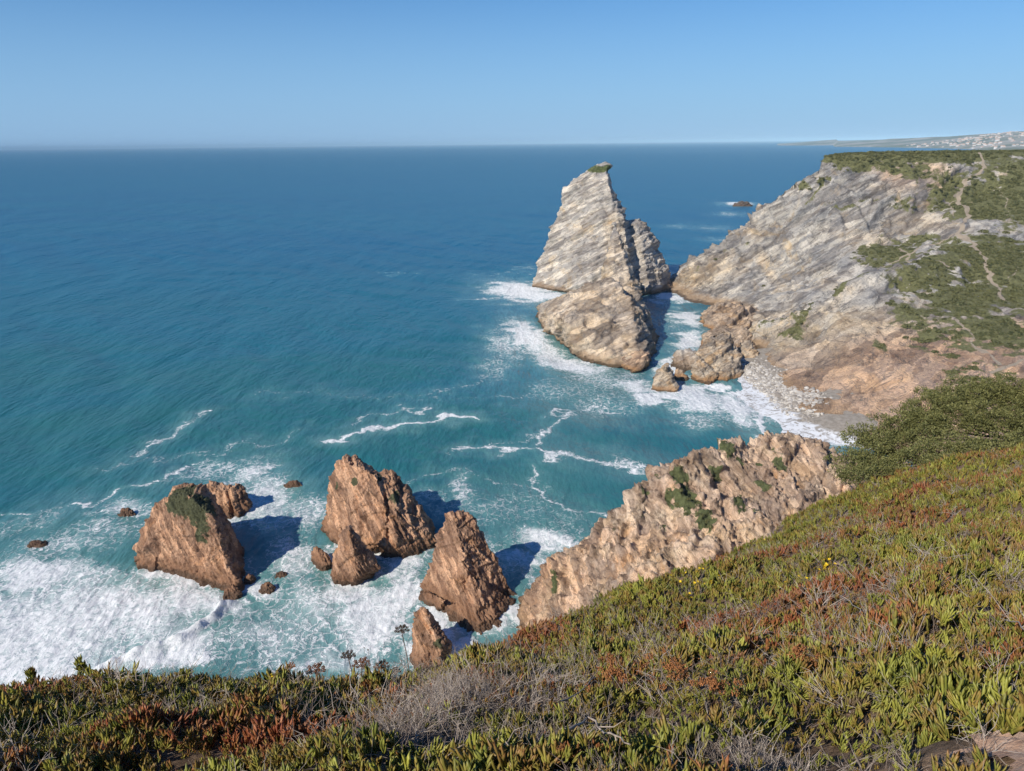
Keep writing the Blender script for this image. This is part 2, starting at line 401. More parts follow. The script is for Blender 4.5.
    v1 = t.node('ShaderNodeTexVoronoi', {'Vector': m.outputs[0], 'Scale': .42}, feature='DISTANCE_TO_EDGE').outputs[0]
    v2 = t.node('ShaderNodeTexVoronoi', {'Vector': m.outputs[0], 'Scale': 1.3}, feature='DISTANCE_TO_EDGE').outputs[0]
    n1 = t.noise(pw, .8, 7, .70); n2 = t.noise(p, .06, 4, .6)
    fil = t.math('ADD', t.math('MULTIPLY', t.step(v1, 0, .22, 1, 0), .34), t.math('MULTIPLY', t.step(v2, 0, .25, 1, 0), .20))
    tex = t.math('ADD', t.math('ADD', fil, t.math('MULTIPLY', n1, 1.0)), t.math('MULTIPLY', n2, .5))
    val = t.math('ADD', F_, t.math('MULTIPLY', t.math('SUBTRACT', tex, .98), 1.0))
    mask = t.math('MULTIPLY', t.step(val, .40, .92), t.step(F_, .04, .3))
    mask = t.math('MAXIMUM', mask, t.math('MULTIPLY', t.step(F_, .42, .85), t.step(n1, .22, .58, .38, .95)))
    deep = t.mix(t.step(yy, 200, 900), (.026, .142, .138), (.006, .104, .188))
    deep = t.mix(t.step(t.noise(t.node('ShaderNodeMapping', {'Vector': p, 'Rotation': (0, 0, .25), 'Scale': (.35, 1, 1)}), .006, 5, .65, .5), .38, .62, 0, .55), deep, (.010, .130, .195))
    c = t.mix(t.math('MULTIPLY', t.math('MULTIPLY', A_, t.step(n1, .2, .7, .5, 1)), .85), deep, (.30, .50, .47))
    c = t.mix(mask, c, t.mix(t.step(n1, .35, .65), (.62, .66, .67), (.84, .85, .85)))
    # ripples
    md = t.node('ShaderNodeMapping', {'Vector': p}); md.inputs['Rotation'].default_value = (0, 0, R(-42)); md.inputs['Scale'].default_value = (1, .38, 1)
    rip = t.math('ADD', t.noise(md.outputs[0], .45, 6, .66, .2), t.math('MULTIPLY', t.noise(md.outputs[0], .10, 5, .6, .3), 1.8))
    rip = t.math('ADD', rip, t.math('MULTIPLY', t.noise(md.outputs[0], .02, 5, .65, .3), 9.0))
    dist = t.vm('LENGTH', p)
    bs = t.node('ShaderNodeBump', {'Height': t.math('ADD', rip, t.math('MULTIPLY', mask, .35)), 'Distance': 1.0, 'Strength': t.step(dist, 200, 6000, .55, .9)})
    fres = t.node('ShaderNodeFresnel', {'IOR': 1.33, 'Normal': bs.outputs[0]}).outputs[0]
    fr_ = t.math('MULTIPLY', t.math('MINIMUM', fres, .30), t.math('SUBTRACT', 1.0, mask))
    dif = t.node('ShaderNodeBsdfDiffuse', {'Color': c, 'Roughness': .0, 'Normal': bs.outputs[0]})
    glo = t.node('ShaderNodeBsdfGlossy', {'Color': (1, 1, 1, 1), 'Roughness': .22, 'Normal': bs.outputs[0]})
    mx = t.node('ShaderNodeMixShader', {0: fr_, 1: dif.outputs[0], 2: glo.outputs[0]})
    mat = t.out(mx.outputs[0])
    tag(obj('sea', me, mat, smooth=True), 'blue green ocean with white surf around the rocks', kind='structure')
build_sea()

# ------------------------------------------------------------------ ROCKS: unions of hulls, remeshed, then broken up
def body(sil, front, back, k=.6, tmin=.12, pw=1.0, base=3.0, ridge=None):
    """sil: [(px,py,Y)] outline at its real distance; thickness grows towards the foot"""
    m = np.array([at(*p) for p in sil]); zt, zb = m[:, 2].max(), m[:, 2].min(); c = m[:, 0].mean()
    tk = tmin + (1 - tmin) * (1 - (m[:, 2] - zb) / max(zt - zb, 1e-3)) ** pw
    f = m.copy(); f[:, 0] = c + (m[:, 0] - c) * k + (m[:, 0] - c) * (1 - k) * 0; f[:, 1] -= front * tk
    b = m.copy(); b[:, 0] = c + (m[:, 0] - c) * k; b[:, 1] += back * tk
    if ridge is not None: f = np.array([at(*p) for p in ridge])
    a = np.concatenate([m, f, b]); low = a[a[:, 2] < base].copy(); cc = a[:, :2].mean(0)
    if len(low):
        low[:, :2] = cc + (low[:, :2] - cc) * 1.08; low[:, 2] = -5
    return np.concatenate([a, low])
def rock_mesh(name, parts, voxel, amp, cell, sn, seed=0, fine=1.0, rid=1.0):
    bm = bmesh.new()
    for pts in parts:
        b2 = bmesh.new(); vs = [b2.verts.new(p) for p in pts]
        r_ = bmesh.ops.convex_hull(b2, input=vs)
        bmesh.ops.delete(b2, geom=[g for g in r_['geom_interior'] if isinstance(g, bmesh.types.BMVert)], context='VERTS')
        loose = [v for v in b2.verts if not v.link_faces]
        bmesh.ops.delete(b2, geom=loose, context='VERTS')
        tmp = bpy.data.meshes.new('t'); b2.to_mesh(tmp); b2.free(); bm.from_mesh(tmp); bpy.data.meshes.remove(tmp)
    me = bpy.data.meshes.new(name + '_hull'); bm.to_mesh(me); bm.free()
    o = bpy.data.objects.new('t', me); col.objects.link(o)
    md = o.modifiers.new('r', 'REMESH'); md.mode = 'VOXEL'; md.voxel_size = voxel
    dg = bpy.context.evaluated_depsgraph_get()
    me2 = bpy.data.meshes.new_from_object(o.evaluated_get(dg)); bpy.data.objects.remove(o); bpy.data.meshes.remove(me)
    me2.name = name
    n = len(me2.vertices); v = np.empty(n * 3, np.float32); me2.vertices.foreach_get('co', v); v = v.reshape(-1, 3).astype(float)
    e = np.empty(len(me2.edges) * 2, np.int32); me2.edges.foreach_get('vertices', e); e = e.reshape(-1, 2)
    def smooth(v, it):
        for _ in range(it):
            s = np.zeros_like(v); c = np.zeros(n)
            np.add.at(s, e[:, 0], v[e[:, 1]]); np.add.at(s, e[:, 1], v[e[:, 0]]); np.add.at(c, e[:, 0], 1); np.add.at(c, e[:, 1], 1)
            v = v * .4 + .6 * s / np.maximum(c, 1)[:, None]
        return v
    v = smooth(v, 1)
    me2.vertices.foreach_set('co', smooth(v, 3).astype(np.float32).ravel()); me2.update()
    nr = np.empty(n * 3, np.float32); me2.vertex_normals.foreach_get('vector', nr); nr = nr.reshape(-1, 3).astype(float)
    q = rot_strata(v, sn, cell * 2.0, cell * .75)
    wq = q + .18 * np.stack([perlin(q * .8, seed + 90), perlin(q * .8, seed + 91), perlin(q * .8, seed + 92)], 1)
    d = amp * .34 * facets(wq, seed) + amp * .26 * facets(wq * 2.1 + 3, seed + 1) + amp * .22 * facets(wq * 4.3, seed + 2) * fine + amp * .12 * facets(wq * 8.9, seed + 4) * fine
    d += amp * 1.25 * rid * blocks(v, sn, cell * 1.25, seed)
    d -= d.mean() + .25 * d.std()
    v = v + nr * d[:, None]
    me2.vertices.foreach_set('co', v.astype(np.float32).ravel()); me2.update()
    return me2, v, nr
def add_masks(me, v, nr, blobs=(), cream=None, warm=None, warmamt=0.0, seed=5, wn=.05):
    veg = np.zeros(len(v))
    for b in blobs:
        c, r_, a = np.array(b[0]), b[1], b[2]
        veg = np.maximum(veg, a * np.exp(-(((v - c) / r_) ** 2).sum(1)))
    add_attr(me, 'veg', veg)
    add_attr(me, 'path', np.zeros(len(v)))
    if cream is not None: add_attr(me, 'cream', cream)
    add_attr(me, 'warm', np.clip(warmamt + (0 if warm is None else warm), 0, 1) * np.ones(len(v)))

RED = rock_mat('reddish_sandstone', (.58, .36, .23), (.37, .215, .135), (.11, .07, .05), (.48, .255, .13), (.75, .1, .45), .62, .40, grass=(.055, .058, .030), wet=2.1, wetcol=(.09, .055, .035), tide=(.24, .13, .075), bump=.30)
GREY = rock_mat('pale_grey_limestone', (.66, .60, .515), (.43, .40, .365), (.16, .15, .14), (.56, .43, .27), (-.42, .2, .9), 1.6, .36, wet=2.2, wetcol=(.09, .06, .035), tide=(.30, .20, .12), bump=.45)
WARM = rock_mat('warm_limestone', (.54, .46, .36), (.36, .30, .235), (.14, .115, .09), (.48, .33, .19), (-.5, .3, .8), .9, .6, wet=1.1, wetcol=(.10, .065, .04), tide=(.36, .20, .09), bump=.40)

REEF = rock_mat('dark_reef_rock', (.16, .13, .11), (.12, .09, .07), (.06, .05, .04), (.18, .12, .08), (-.5, .3, .8), 1.0, .3, wet=1.5, tide=(.12, .08, .06))

# --- big stack in the bay: tall leaning tooth, side spire and a broad pyramid in front
def stack_ursa():
    A = body([(537, 288, 588), (536, 276, 592), (551, 252, 596), (563, 222, 600), (570, 188, 604), (590, 173, 606), (604, 167, 606), (613, 165, 604), (616, 188, 600), (622, 212, 594), (634, 262, 580), (650, 305, 560), (600, 300, 560)], 30, 55, .55, .10, ridge=[(612, 170, 596), (617, 200, 578), (620, 240, 560), (612, 290, 540), (575, 292, 560), (560, 288, 574), (590, 230, 580)])
    A2 = body([(548, 280, 582), (566, 240, 582), (600, 200, 590), (617, 196, 590), (628, 240, 570), (632, 290, 545), (590, 300, 545)], 8, 10, .8, .3)
    B = body(ridge=[(640, 226, 580), (648, 258, 562), (652, 285, 548), (636, 270, 560)], sil=[(625, 222, 590), (642, 219, 592), (650, 222, 590), (656, 250, 586), (672, 268, 582), (675, 288, 578), (664, 302, 560), (640, 305, 550), (624, 290, 560)], front=26, back=26, k=.6, tmin=.15)
    B2 = body([(618, 214, 575), (628, 216, 575), (634, 250, 565), (640, 300, 540), (612, 300, 540)], 14, 12, .7, .3)
    C = body([(600, 290, 480), (606, 264, 478), (618, 222, 520), (624, 240, 500), (634, 268, 478), (650, 310, 450), (658, 345, 425), (655, 352, 415), (612, 335, 440)], 22, 40, .65, .10)
    D = np.array([P(540, 322), P(541, 306, 6), at(556, 296, 478), at(590, 284, 462), at(612, 280, 446), P(568, 345), P(572, 357), P(585, 362), P(610, 363), P(640, 372), P(655, 350), at(545, 312, 455), at(574, 310, 430), at(594, 290, 425), at(620, 282, 430), at(634, 300, 408), at(610, 330, 392), P(560, 318, 20), at(570, 300, 430), at(640, 330, 392),
                  [60, 500, -5], [20, 500, -5], [90, 480, -5], [40, 380, -5], [66, 372, -5], [82, 400, -5]])
    D2 = np.array([P(539, 325), P(542, 304), at(548, 306, 460), at(566, 296, 455), at(568, 330, 430), P(568, 347), at(556, 300, 470), [30, 480, -5], [20, 450, -5], [34, 415, -5]])
    me, v, nr = rock_mesh('sea_stack', [A, A2, B, B2, C, D, D2], .80, 3.6, 15, (-.42, .2, .9), 3, rid=.8)
    bl = [(at(602, 169, 604), np.array([9, 14, 3.0]), 1.2), (at(612, 168, 604), np.array([4, 14, 3.0]), 1.0)]
    front = np.clip((500 - v[:, 1]) / 60, 0, 1) * .18
    cr = np.clip((515 - v[:, 1]) / 40, 0, .75) + np.exp(-(((v - at(622, 245, 560)) / np.array([9, 60, 30])) ** 2).sum(1)) * .9
    cr = np.clip(cr + .6 * perlin(v / 14, 600) * (cr > .15) - .05, 0, 1)
    ridge = 0 * np.exp(-(((v - at(622, 250, 530)) / np.array([9, 60, 34])) ** 2).sum(1)) * .35
    add_masks(me, v, nr, bl, warm=front + ridge, cream=cr)
    tag(obj('sea_stack', me, GREY, smooth=True), 'tallest sea stack, leaning pale grey limestone peak joined to a pyramid in front', 'sea stack')
    # block leaning at its foot
    me, v, nr = rock_mesh('boulder', [np.array([P(618, 366), P(636, 373), P(650, 366), P(648, 352, 3), at(622, 358, 365), at(640, 350, 366), at(648, 354, 362), at(630, 350, 372), P(640, 358, -4), P(622, 372, -4), P(650, 370, -4)])], .35, 1.0, 4, (-.4, .2, .9), 8)
    add_masks(me, v, nr, warmamt=.75)
    tag(obj('boulder', me, WARM, smooth=True), 'orange block of rock leaning at the front foot of the tallest sea stack', 'boulder')
stack_ursa()

def simple_rock(name, label, cat, outline, front, back, voxel, amp, cell, mat, seed, sn=(-.4, .2, .9), k=.6, tmin=.15, warm=0.0, extra=(), blobs=(), group=None, pw=1.0, ridge=None):
    parts = [body(outline, front, back, k, tmin, pw, ridge=ridge)] + list(extra)
    me, v, nr = rock_mesh(name, parts, voxel, amp, cell, sn, seed)
    add_masks(me, v, nr, blobs, warmamt=warm)
    o = tag(obj(name, me, mat, smooth=True), label, cat, group)
    return o

SR = (.8, .1, .42)
# left front stack
V3 = lambda a: np.array(a, float)
simple_rock('sea_stack', 'blocky reddish sea stack with a mossy dark green crown, leftmost large one in the surf', 'sea stack',
    [(130, 562, 181), (133, 545, 182), (143, 522, 183), (150, 508, 184), (172, 493, 184), (183, 489, 184), (198, 494, 183), (212, 512, 181), (221, 532, 179), (233, 560, 176), (241, 578, 174), (190, 572, 178)],
    8, 15, .19, 1.05, 3.4, RED, 21, SR, .72, .30, ridge=[(185, 494, 180), (211, 518, 174), (218, 545, 171.5), (226, 585, 167), (215, 585, 168), (180, 581, 172.5), (150, 573, 177), (160, 520, 179), (140, 556, 179)],
    extra=[V3([P(206, 583), P(236, 583), at(214, 540, 172), at(226, 560, 172), P(236, 592), P(218, 590), P(225, 575, 3), P(210, 580, -3), P(240, 590, -3)]),
           V3([P(131, 566), P(150, 573), at(140, 557, 179.5), P(132, 562, -3), P(155, 577, -3), at(152, 556, 177)])],
    blobs=[(at(180, 500, 182), V3([4.2, 7, 3.6]), 1.2), (at(198, 508, 178), V3([4.4, 5, 5.0]), 1.25), (at(204, 530, 176), V3([3.2, 4, 5.0]), 1.1), (at(163, 508, 180), V3([2.5, 4, 2.2]), .8)])
simple_rock('boulder', 'brown boulder at the front foot of the mossy sea stack', 'boulder',
    [(218, 598, 164), (220, 588, 165), (228, 584, 166), (236, 590, 165), (236, 599, 164)], 2, 2, .15, .5, 1.4, RED, 22, SR)
simple_rock('sea_stack', 'low dark red double rock behind the mossy sea stack', 'sea stack',
    [(196, 512, 213), (199, 488, 214), (210, 483, 214), (222, 486, 214), (225, 514, 211), (212, 518, 210)], 4, 6, .22, 1.1, 3, RED, 23, SR, .7, .35, warm=.25,
    extra=[body([(208, 512, 210), (212, 486, 213), (228, 487, 213), (236, 512, 209)], 4, 5, .8, .5), body([(218, 512, 212), (224, 490, 213), (234, 485, 213), (242, 492, 213), (247, 508, 211), (236, 514, 210)], 4, 5, .7, .4)])
# middle front stack
simple_rock('sea_stack', 'large reddish sea stack with a broad sloping shoulder, pointed top on its left', 'sea stack',
    [(317, 530, 199), (326, 508, 199), (328, 478, 200), (333, 464, 200), (341, 457, 200), (352, 461, 199), (372, 470, 198), (384, 476, 196), (350, 538, 194), (385, 545, 190)],
    7, 12, .20, 1.05, 3.6, RED, 24, SR, .7, .28, ridge=[(342, 461, 197), (372, 474, 192), (382, 500, 187), (384, 546, 181), (355, 542, 184), (330, 537, 191), (335, 500, 194)],
    extra=[body([(372, 472, 197), (386, 475, 196), (396, 488, 195), (410, 512, 192), (424, 530, 190), (433, 540, 188), (425, 546, 187), (402, 552, 184), (382, 546, 187)], 6, 10, .7, .28, ridge=[(382, 480, 193), (389, 505, 187), (393, 550, 180), (384, 548, 181)]),
           V3([P(317, 532), P(330, 540), at(326, 518, 194), P(338, 535, 4), at(334, 505, 194), P(318, 530, -3), P(345, 540, -3)])],
    blobs=[(at(352, 482, 193), V3([1.2, 3, 1.2]), 1.1), (at(333, 486, 195), V3([1.0, 3, 1.2]), .9), (at(374, 478, 194), V3([2.2, 3, 1.0]), .9), (at(393, 497, 190), V3([2.4, 4, 3.0]), .75)])
simple_rock('sea_stack', 'small pointed reddish cone in front of the broad shouldered stack', 'sea stack',
    [(327, 572, 172), (328, 556, 173), (338, 534, 174), (345, 527, 174), (352, 535, 174), (363, 550, 173), (375, 568, 172), (350, 576, 171)], 5, 6, .17, .7, 2.4, RED, 25, SR, .65, .15, ridge=[(346, 530, 172), (350, 550, 169), (352, 577, 167), (330, 573, 169)])
simple_rock('boulder', 'small reddish double rock left of the small pointed cone', 'boulder',
    [(308, 555, 180), (311, 548, 181), (316, 552, 181), (326, 557, 179), (327, 563, 177), (314, 562, 178)], 1.5, 2, .14, .5, 1.2, RED, 26, SR)
# right front pyramid
simple_rock('sea_stack', 'steep triangular sea stack with a lit left face and dark brown right face', 'sea stack',
    [(414, 597, 164), (430, 558, 167), (442, 517, 170), (447, 512, 171), (457, 513, 171), (466, 515, 171), (477, 530, 170), (494, 560, 167), (512, 600, 163), (505, 612, 160), (470, 620, 158), (425, 605, 161)],
    7.5, 10, .19, .95, 3.2, RED, 27, (.85, .2, .35), .60, .14, ridge=[(451, 516, 169), (458, 553, 161), (456, 585, 157), (461, 626, 152), (440, 612, 156)],
    extra=[V3([P(413, 600), P(432, 612), at(421, 588, 162), P(440, 600, 5), P(414, 600, -3), P(440, 615, -3)]),
           V3([P(458, 628), P(475, 636), P(495, 628), at(466, 575, 158.5), P(512, 600), P(470, 637, -3), P(505, 625, -3), P(450, 615, -3), P(440, 618)])],
    blobs=[(at(478, 528, 168), V3([2.5, 3, 3]), .7), (at(500, 560, 164), V3([2, 3, 3]), .55), (at(466, 600, 152), V3([3, 3, 4]), .55)])
simple_rock('sea_stack', 'short notched brown rock rising just beyond the edge of the near slope', 'sea stack',
    [(404, 665, 138), (406, 630, 141), (409, 615, 142), (418, 610, 142), (424, 618, 142), (436, 632, 140), (443, 645, 139), (440, 660, 138)], 4, 5, .16, .75, 2.4, RED, 28, SR, .7, .2,
    blobs=[(at(432, 645, 137), V3([2, 2, 2]), .7)])
# small wave-washed rocks
for i, (lab, px, py, w_, h_) in enumerate([
        ('low dark brown rock alone in the foam, left of the mossy stack', 124, 515, 9, 6), ('round brown rock washed by foam right of the mossy stack', 262, 591, 8, 8),
        ('flat reef rock showing above the foam behind the stacks', 291, 486, 10, 5), ('tiny flat rock just above the round brown rock', 277, 576, 8, 3),
        ('small brown rock at the right foot of the mossy stack', 245, 582, 6, 7), ('nearly drowned reddish rock in the surf near the left edge of the photo', 34, 546, 11, 4),
        ('low rock at the right base of the broad shouldered stack', 386, 556, 12, 5)]):
    Yb = P(px, py)[1]
    simple_rock('boulder', lab, 'boulder', [(px - w_, py, Yb), (px - w_ * .6, py - h_ * .8, Yb + .5), (px, py - h_, Yb + .5), (px + w_ * .7, py - h_ * .6, Yb + .3), (px + w_, py, Yb)],
                1.2, 1.8, .13, .45, 1.3, RED, 40 + i, SR, .6, .4, warm=.2)
Yb = P(720, 205)[1]
simple_rock('boulder', 'far low dark reef rock in the sea beyond the headland', 'boulder', [(736, 205, P(745, 206)[1]), (744, 200.8, P(745, 206)[1] + 8), (752, 201, P(745, 206)[1] + 8), (758, 206, P(745, 206)[1])], 8, 10, 1.2, 2, 6, REEF, 55)

# rocks between the big stack and the cove
def cove_rocks():
    simple_rock('boulder', 'pointed pale wedge of rock with a brown base standing in the surf of the cove', 'boulder',
        [(651, 390, 327), (654, 378, 330), (668, 365, 333), (674, 372, 332), (679, 392, 326)], 4, 6, .30, 1.1, 4.5, WARM, 61, (-.6, .2, .6), .7, .2,
        extra=[V3([P(652, 378), P(668, 366, 12), P(664, 366, 11), P(656, 375), P(670, 380), P(655, 385, -3), P(672, 372, -3)])])
    simple_rock('boulder', 'small brown block tucked behind the pointed wedge in the cove', 'boulder', [(672, 380, 345), (676, 370, 347), (683, 369, 347), (688, 378, 345)], 3, 4, .3, .8, 3, WARM, 62, warm=.4)
    simple_rock('boulder', 'largest pale grey topped boulder on the cove shore', 'boulder',
        [(700, 372, 352), (697, 352, 362), (712, 338, 372), (728, 333, 378), (734, 334, 378), (740, 352, 368), (742, 373, 350), (720, 376, 346)], 8, 14, .40, 2.2, 8, WARM, 63, (-.5, .2, .8), .75, .4)
    simple_rock('boulder', 'rounded cream boulder in front of the largest grey topped boulder', 'boulder',
        [(694, 378, 343), (692, 366, 346), (700, 358, 350), (712, 364, 348), (720, 374, 343), (708, 381, 339)], 4, 6, .32, 1.3, 4.5, WARM, 64, k=.75, tmin=.4)
    simple_rock('boulder', 'flat grey shelf of rock left of the cream boulder', 'boulder',
        [(671, 368, 362), (676, 356, 372), (695, 350, 376), (704, 356, 370), (700, 368, 358)], 8, 12, .40, 1.5, 6, GREY, 65, k=.75, tmin=.4)
    simple_rock('boulder', 'ochre rock shelf above the surf at the foot of the headland', 'boulder',
        [(704, 333, 440), (706, 318, 452), (716, 308, 466), (745, 304, 478), (762, 310, 470), (765, 338, 430), (735, 340, 425)], 12, 30, .55, 2.6, 10, WARM, 66, k=.8, tmin=.45, warm=.35)
    simple_rock('boulder', 'lower ochre ledge between the rock shelf and the largest boulder', 'boulder',
        [(702, 352, 398), (706, 338, 406), (728, 330, 414), (748, 328, 412), (756, 345, 396), (735, 350, 390)], 8, 18, .45, 2.0, 8, WARM, 67, k=.8, tmin=.45, warm=.3)
    simple_rock('boulder', 'small rounded rock on the sand right of the largest boulder', 'boulder', [(740, 362, 372), (743, 346, 380), (752, 344, 382), (760, 352, 376), (758, 364, 370)], 4, 8, .4, 1.2, 5, WARM, 68, k=.8, tmin=.4)
cove_rocks()

# ------------------------------------------------------------------ HEADLAND
W = lambda px, py, Y: tuple(at(px, py, Y))
hp = [ # skyline ridge
    W(676, 290, 560), W(700, 264, 566), W(740, 234, 576), W(770, 202, 586), W(800, 177, 596), W(825, 157, 606), W(850, 151, 612), W(900, 151, 600), W(960, 152, 585), W(1024, 149, 585), W(1120, 146, 585),
    # waterline and foot
    tuple(P(676, 300)), tuple(P(700, 306)), tuple(P(722, 309)), W(735, 308, 492), W(768, 330, 428), W(750, 350, 392), tuple(P(750, 362, 1.)), tuple(P(766, 378, 1.5)), tuple(P(775, 388, 2)), tuple(P(790, 408, 2)), tuple(P(806, 420, 1.)), tuple(P(838, 432, 1.)), tuple(P(858, 440, 1.5)),
    # far face
    W(720, 285, 525), W(760, 265, 535), W(780, 235, 550), W(800, 212, 560), W(840, 180, 575), W(880, 170, 575), W(920, 165, 570), W(955, 165, 560),
    W(790, 285, 490), W(820, 262, 498), W(850, 240, 508), W(890, 215, 525), W(930, 200, 530), W(750, 305, 485), W(862, 256, 482), W(822, 278, 470), W(790, 292, 462), W(900, 245, 495),
    # near spur crest
    W(770, 318, 415), W(795, 302, 410), W(830, 283, 408), W(863, 272, 408), W(900, 262, 415), W(930, 250, 440), W(960, 225, 490), W(985, 190, 540),
    # near face
    W(800, 330, 378), W(830, 315, 375), W(870, 300, 378), W(910, 290, 390), W(780, 360, 350), W(810, 360, 340), W(850, 350, 335), W(890, 345, 335), W(820, 395, 305), W(860, 390, 300), W(880, 375, 305), W(930, 350, 325), W(950, 320, 350), W(980, 280, 400),
    W(1020, 370, 290), W(1020, 330, 330), W(1020, 290, 385), W(1020, 240, 455), W(1020, 190, 525), W(960, 380, 290), W(900, 400, 285), W(870, 420, 275), W(920, 430, 262), W(1020, 430, 250), W(1120, 380, 270), W(1120, 250, 430),
    # behind the ridge, down to the sea
    (95, 620, -12), (130, 650, -14), (170, 690, -16), (210, 740, -18), (240, 800, -18), (260, 900, -18), (110, 580, -6), (280, 1100, -18), (330, 1400, -18),
    # plateau
    (330, 720, 99), (300, 660, 101), (400, 700, 100.5), (500, 700, 101), (600, 700, 101), (360, 850, 96), (480, 900, 97), (700, 900, 99), (420, 1200, 92), (700, 1300, 94), (900, 800, 101), (900, 1400, 98), (540, 1500, 88),
    (280, 230, 30), (360, 230, 45), (400, 330, 60), (500, 400, 85), (60, 420, -25), (70, 500, -22), (60, 600, -20), (90, 360, -18), (98, 320, -12), (105, 280, -12),
]
for px, py, Y, dz in ((785, 308, 412, 9), (812, 290, 409, 12), (845, 277, 408, 14), (880, 266, 410, 13), (915, 255, 428, 10)):
    q = at(px, py, Y); hp.append((q[0] * (Y + 26) / Y - 4, Y + 24, q[2] - dz))
hrbf = RBF(hp, 5.0)
def build_headland():
    def make(xs, ys, noise=True, skip=None):
        X, Y, f = grid(xs, ys); Z = hrbf(X, Y)
        Z = np.minimum(Z, np.where(Y > 640, (X - .40 * Y) * 2.2 - 6 + (690 - Y) * .8, 1e3))
        N = gnormals(X, Y, Z).reshape(-1, 3); v = np.stack([X, Y, Z], -1).reshape(-1, 3)
        steep = np.clip((1 - N[:, 2]) * 4.2, .06, 1)
        green = np.clip((v[:, 0] - 235 - (v[:, 1] - 300) * .28) / 40, 0, 1) * np.clip((v[:, 2] - 34) / 14, 0, 1)
        amp = steep * (1 - .72 * green) * np.clip((v[:, 2] + 6) / 22, .40, 1)
        q = strata(v, 34, 12)
        wq = q + .2 * np.stack([perlin(q * .8, 191), perlin(q * .8, 192), perlin(q * .8, 193)], 1)
        d = 4.0 * facets(wq * .45 + 5, 100) + 2.0 * facets(wq, 101) + 1.6 * facets(wq * 2.2, 102) + 1.1 * facets(wq * 4.7, 103) + .5 * facets(wq * 9.5, 104)
        d += 14.0 * blocks(v, tuple(SN), 36, 105, 5, .56, (1.0, .55, .45)) + 3.0 * fbm(v / 55, 3, 115)
        lowz = np.clip((395 - v[:, 1]) / 50, 0, 1) * np.clip((60 - v[:, 2]) / 15, 0, 1)
        d += 6.0 * blocks(v, (.85, -.35, .35), 62, 128, 3, .5, (1, .5, .5), .3)
        d += 3.5 + lowz * (5.0 * blocks(v, (.3, -.5, .8), 13, 125, 4, .6, (1, .8, .7)) + 1.2 * facets(v / 6, 126) + .7 * facets(v / 2.8, 127))
        d -= 3.5
        v2 = v + N * (d * amp)[:, None]; v2[:, 2] += .5 * fbm(v / 8, 4, 120); v2[:, 2] = np.where(v[:, 1] > 480, np.minimum(v2[:, 2], 107.6 - .0135 * v2[:, 1] + .8 * fbm(v / 30, 3, 121)), v2[:, 2])
        fz = v2[f, 2].max(1); v3, f3, used = prune(v2, f, fz > -4)
        return v3, f3, v[used], N[used]
    xs = np.arange(80, 470, .85); ys = np.arange(235, 690, .85)
    v, f, v0, N = make(xs, ys)
    me = mesh_from('headland', v, f)
    # plants: green slope on the right, cap of the plateau, ledges
    veg = np.zeros(len(v))
    def vb(px, py, rx, ry, a, dy=30, Y0=230):
        nonlocal veg
        c = hrbf.hit(px, py, Y0, 900); s = c[1] / F
        e = ((v - c) / np.array([rx * s * 1.1, dy, ry * s * 1.1])); veg = np.maximum(veg, a * np.exp(-(e ** 2).sum(1) ** 1.4))
    vb(1000, 200, 55, 40, 1.0, 60); vb(1010, 260, 60, 50, .95, 60); vb(960, 290, 55, 40, .82, 50); vb(1000, 330, 50, 40, .74, 45); vb(930, 320, 40, 30, .58, 40); vb(905, 285, 30, 18, .50, 30); vb(950, 350, 40, 22, .48, 40)
    vb(1060, 200, 60, 60, 1.0, 90); vb(1060, 300, 60, 70, .9, 80); vb(975, 375, 50, 22, .42, 40)
    vb(850, 156, 40, 6, 1.0, 40); vb(910, 155, 50, 6, 1.0, 40); vb(960, 156, 40, 6, 1.0, 40); vb(868, 166, 26, 7, .75); vb(905, 168, 16, 10, .7); vb(930, 172, 18, 10, .66); vb(825, 172, 10, 14, .66); vb(812, 183, 7, 9, .6)
    vb(890, 252, 26, 8, .95, 24); vb(875, 262, 20, 5, .75, 20); vb(915, 240, 30, 9, .7, 24); vb(940, 262, 40, 8, .8, 24); vb(800, 318, 8, 10, .78, 14); vb(795, 330, 14, 10, .62, 16); vb(735, 250, 7, 9, .62, 20); vb(752, 238, 6, 12, .60, 20)
    vb(845, 205, 20, 6, .55, 20); vb(800, 232, 14, 8, .5, 20); vb(880, 345, 10, 8, .5, 16); vb(870, 200, 14, 5, .5, 20); vb(912, 205, 14, 12, .52); vb(940, 400, 12, 12, .62, 14); vb(770, 285, 5, 10, .4)
    cap = np.clip((v[:, 2] - 92) / 4, 0, 1) * np.clip((v[:, 1] - 560) / 30, 0, 1) * np.clip(N[:, 2] * 3 - 1.8, 0, 1)
    veg = np.maximum(veg, cap); veg = np.where(N[:, 2] < .6, veg * .8, veg)
    veg += .12 * np.clip((N[:, 2] - .72) * 5, 0, 1)
    veg -= (.22 * np.clip(fbm(v / 26, 4, 620) * 2.2 + .1, 0, 1) + .40 * np.clip(fbm(v / 8, 3, 621) * 2.4, 0, 1)) * (v[:, 2] < 90)
    path = np.zeros(len(v))
    def pth(pts, wd, a=1.0):
        nonlocal path
        Q = [hrbf.hit(px, py, 230, 900) for px, py in pts]
        wx = v[:, 0] + 3 * perlin(v / 9, 130); wy = v[:, 1] + 3 * perlin(v / 9, 131)
        for A, B in zip(Q[:-1], Q[1:]):
            path = np.maximum(path, a * np.exp(-(seg_dist(wx, wy, A[:2], B[:2]) / wd) ** 2))
    pth([(985, 152), (990, 165), (972, 172), (966, 185), (963, 196), (972, 212), (970, 222), (960, 232)], 2.0, .92)
    pth([(960, 232), (975, 243), (985, 255), (993, 272), (1000, 285), (1010, 300)], 1.8, .9)
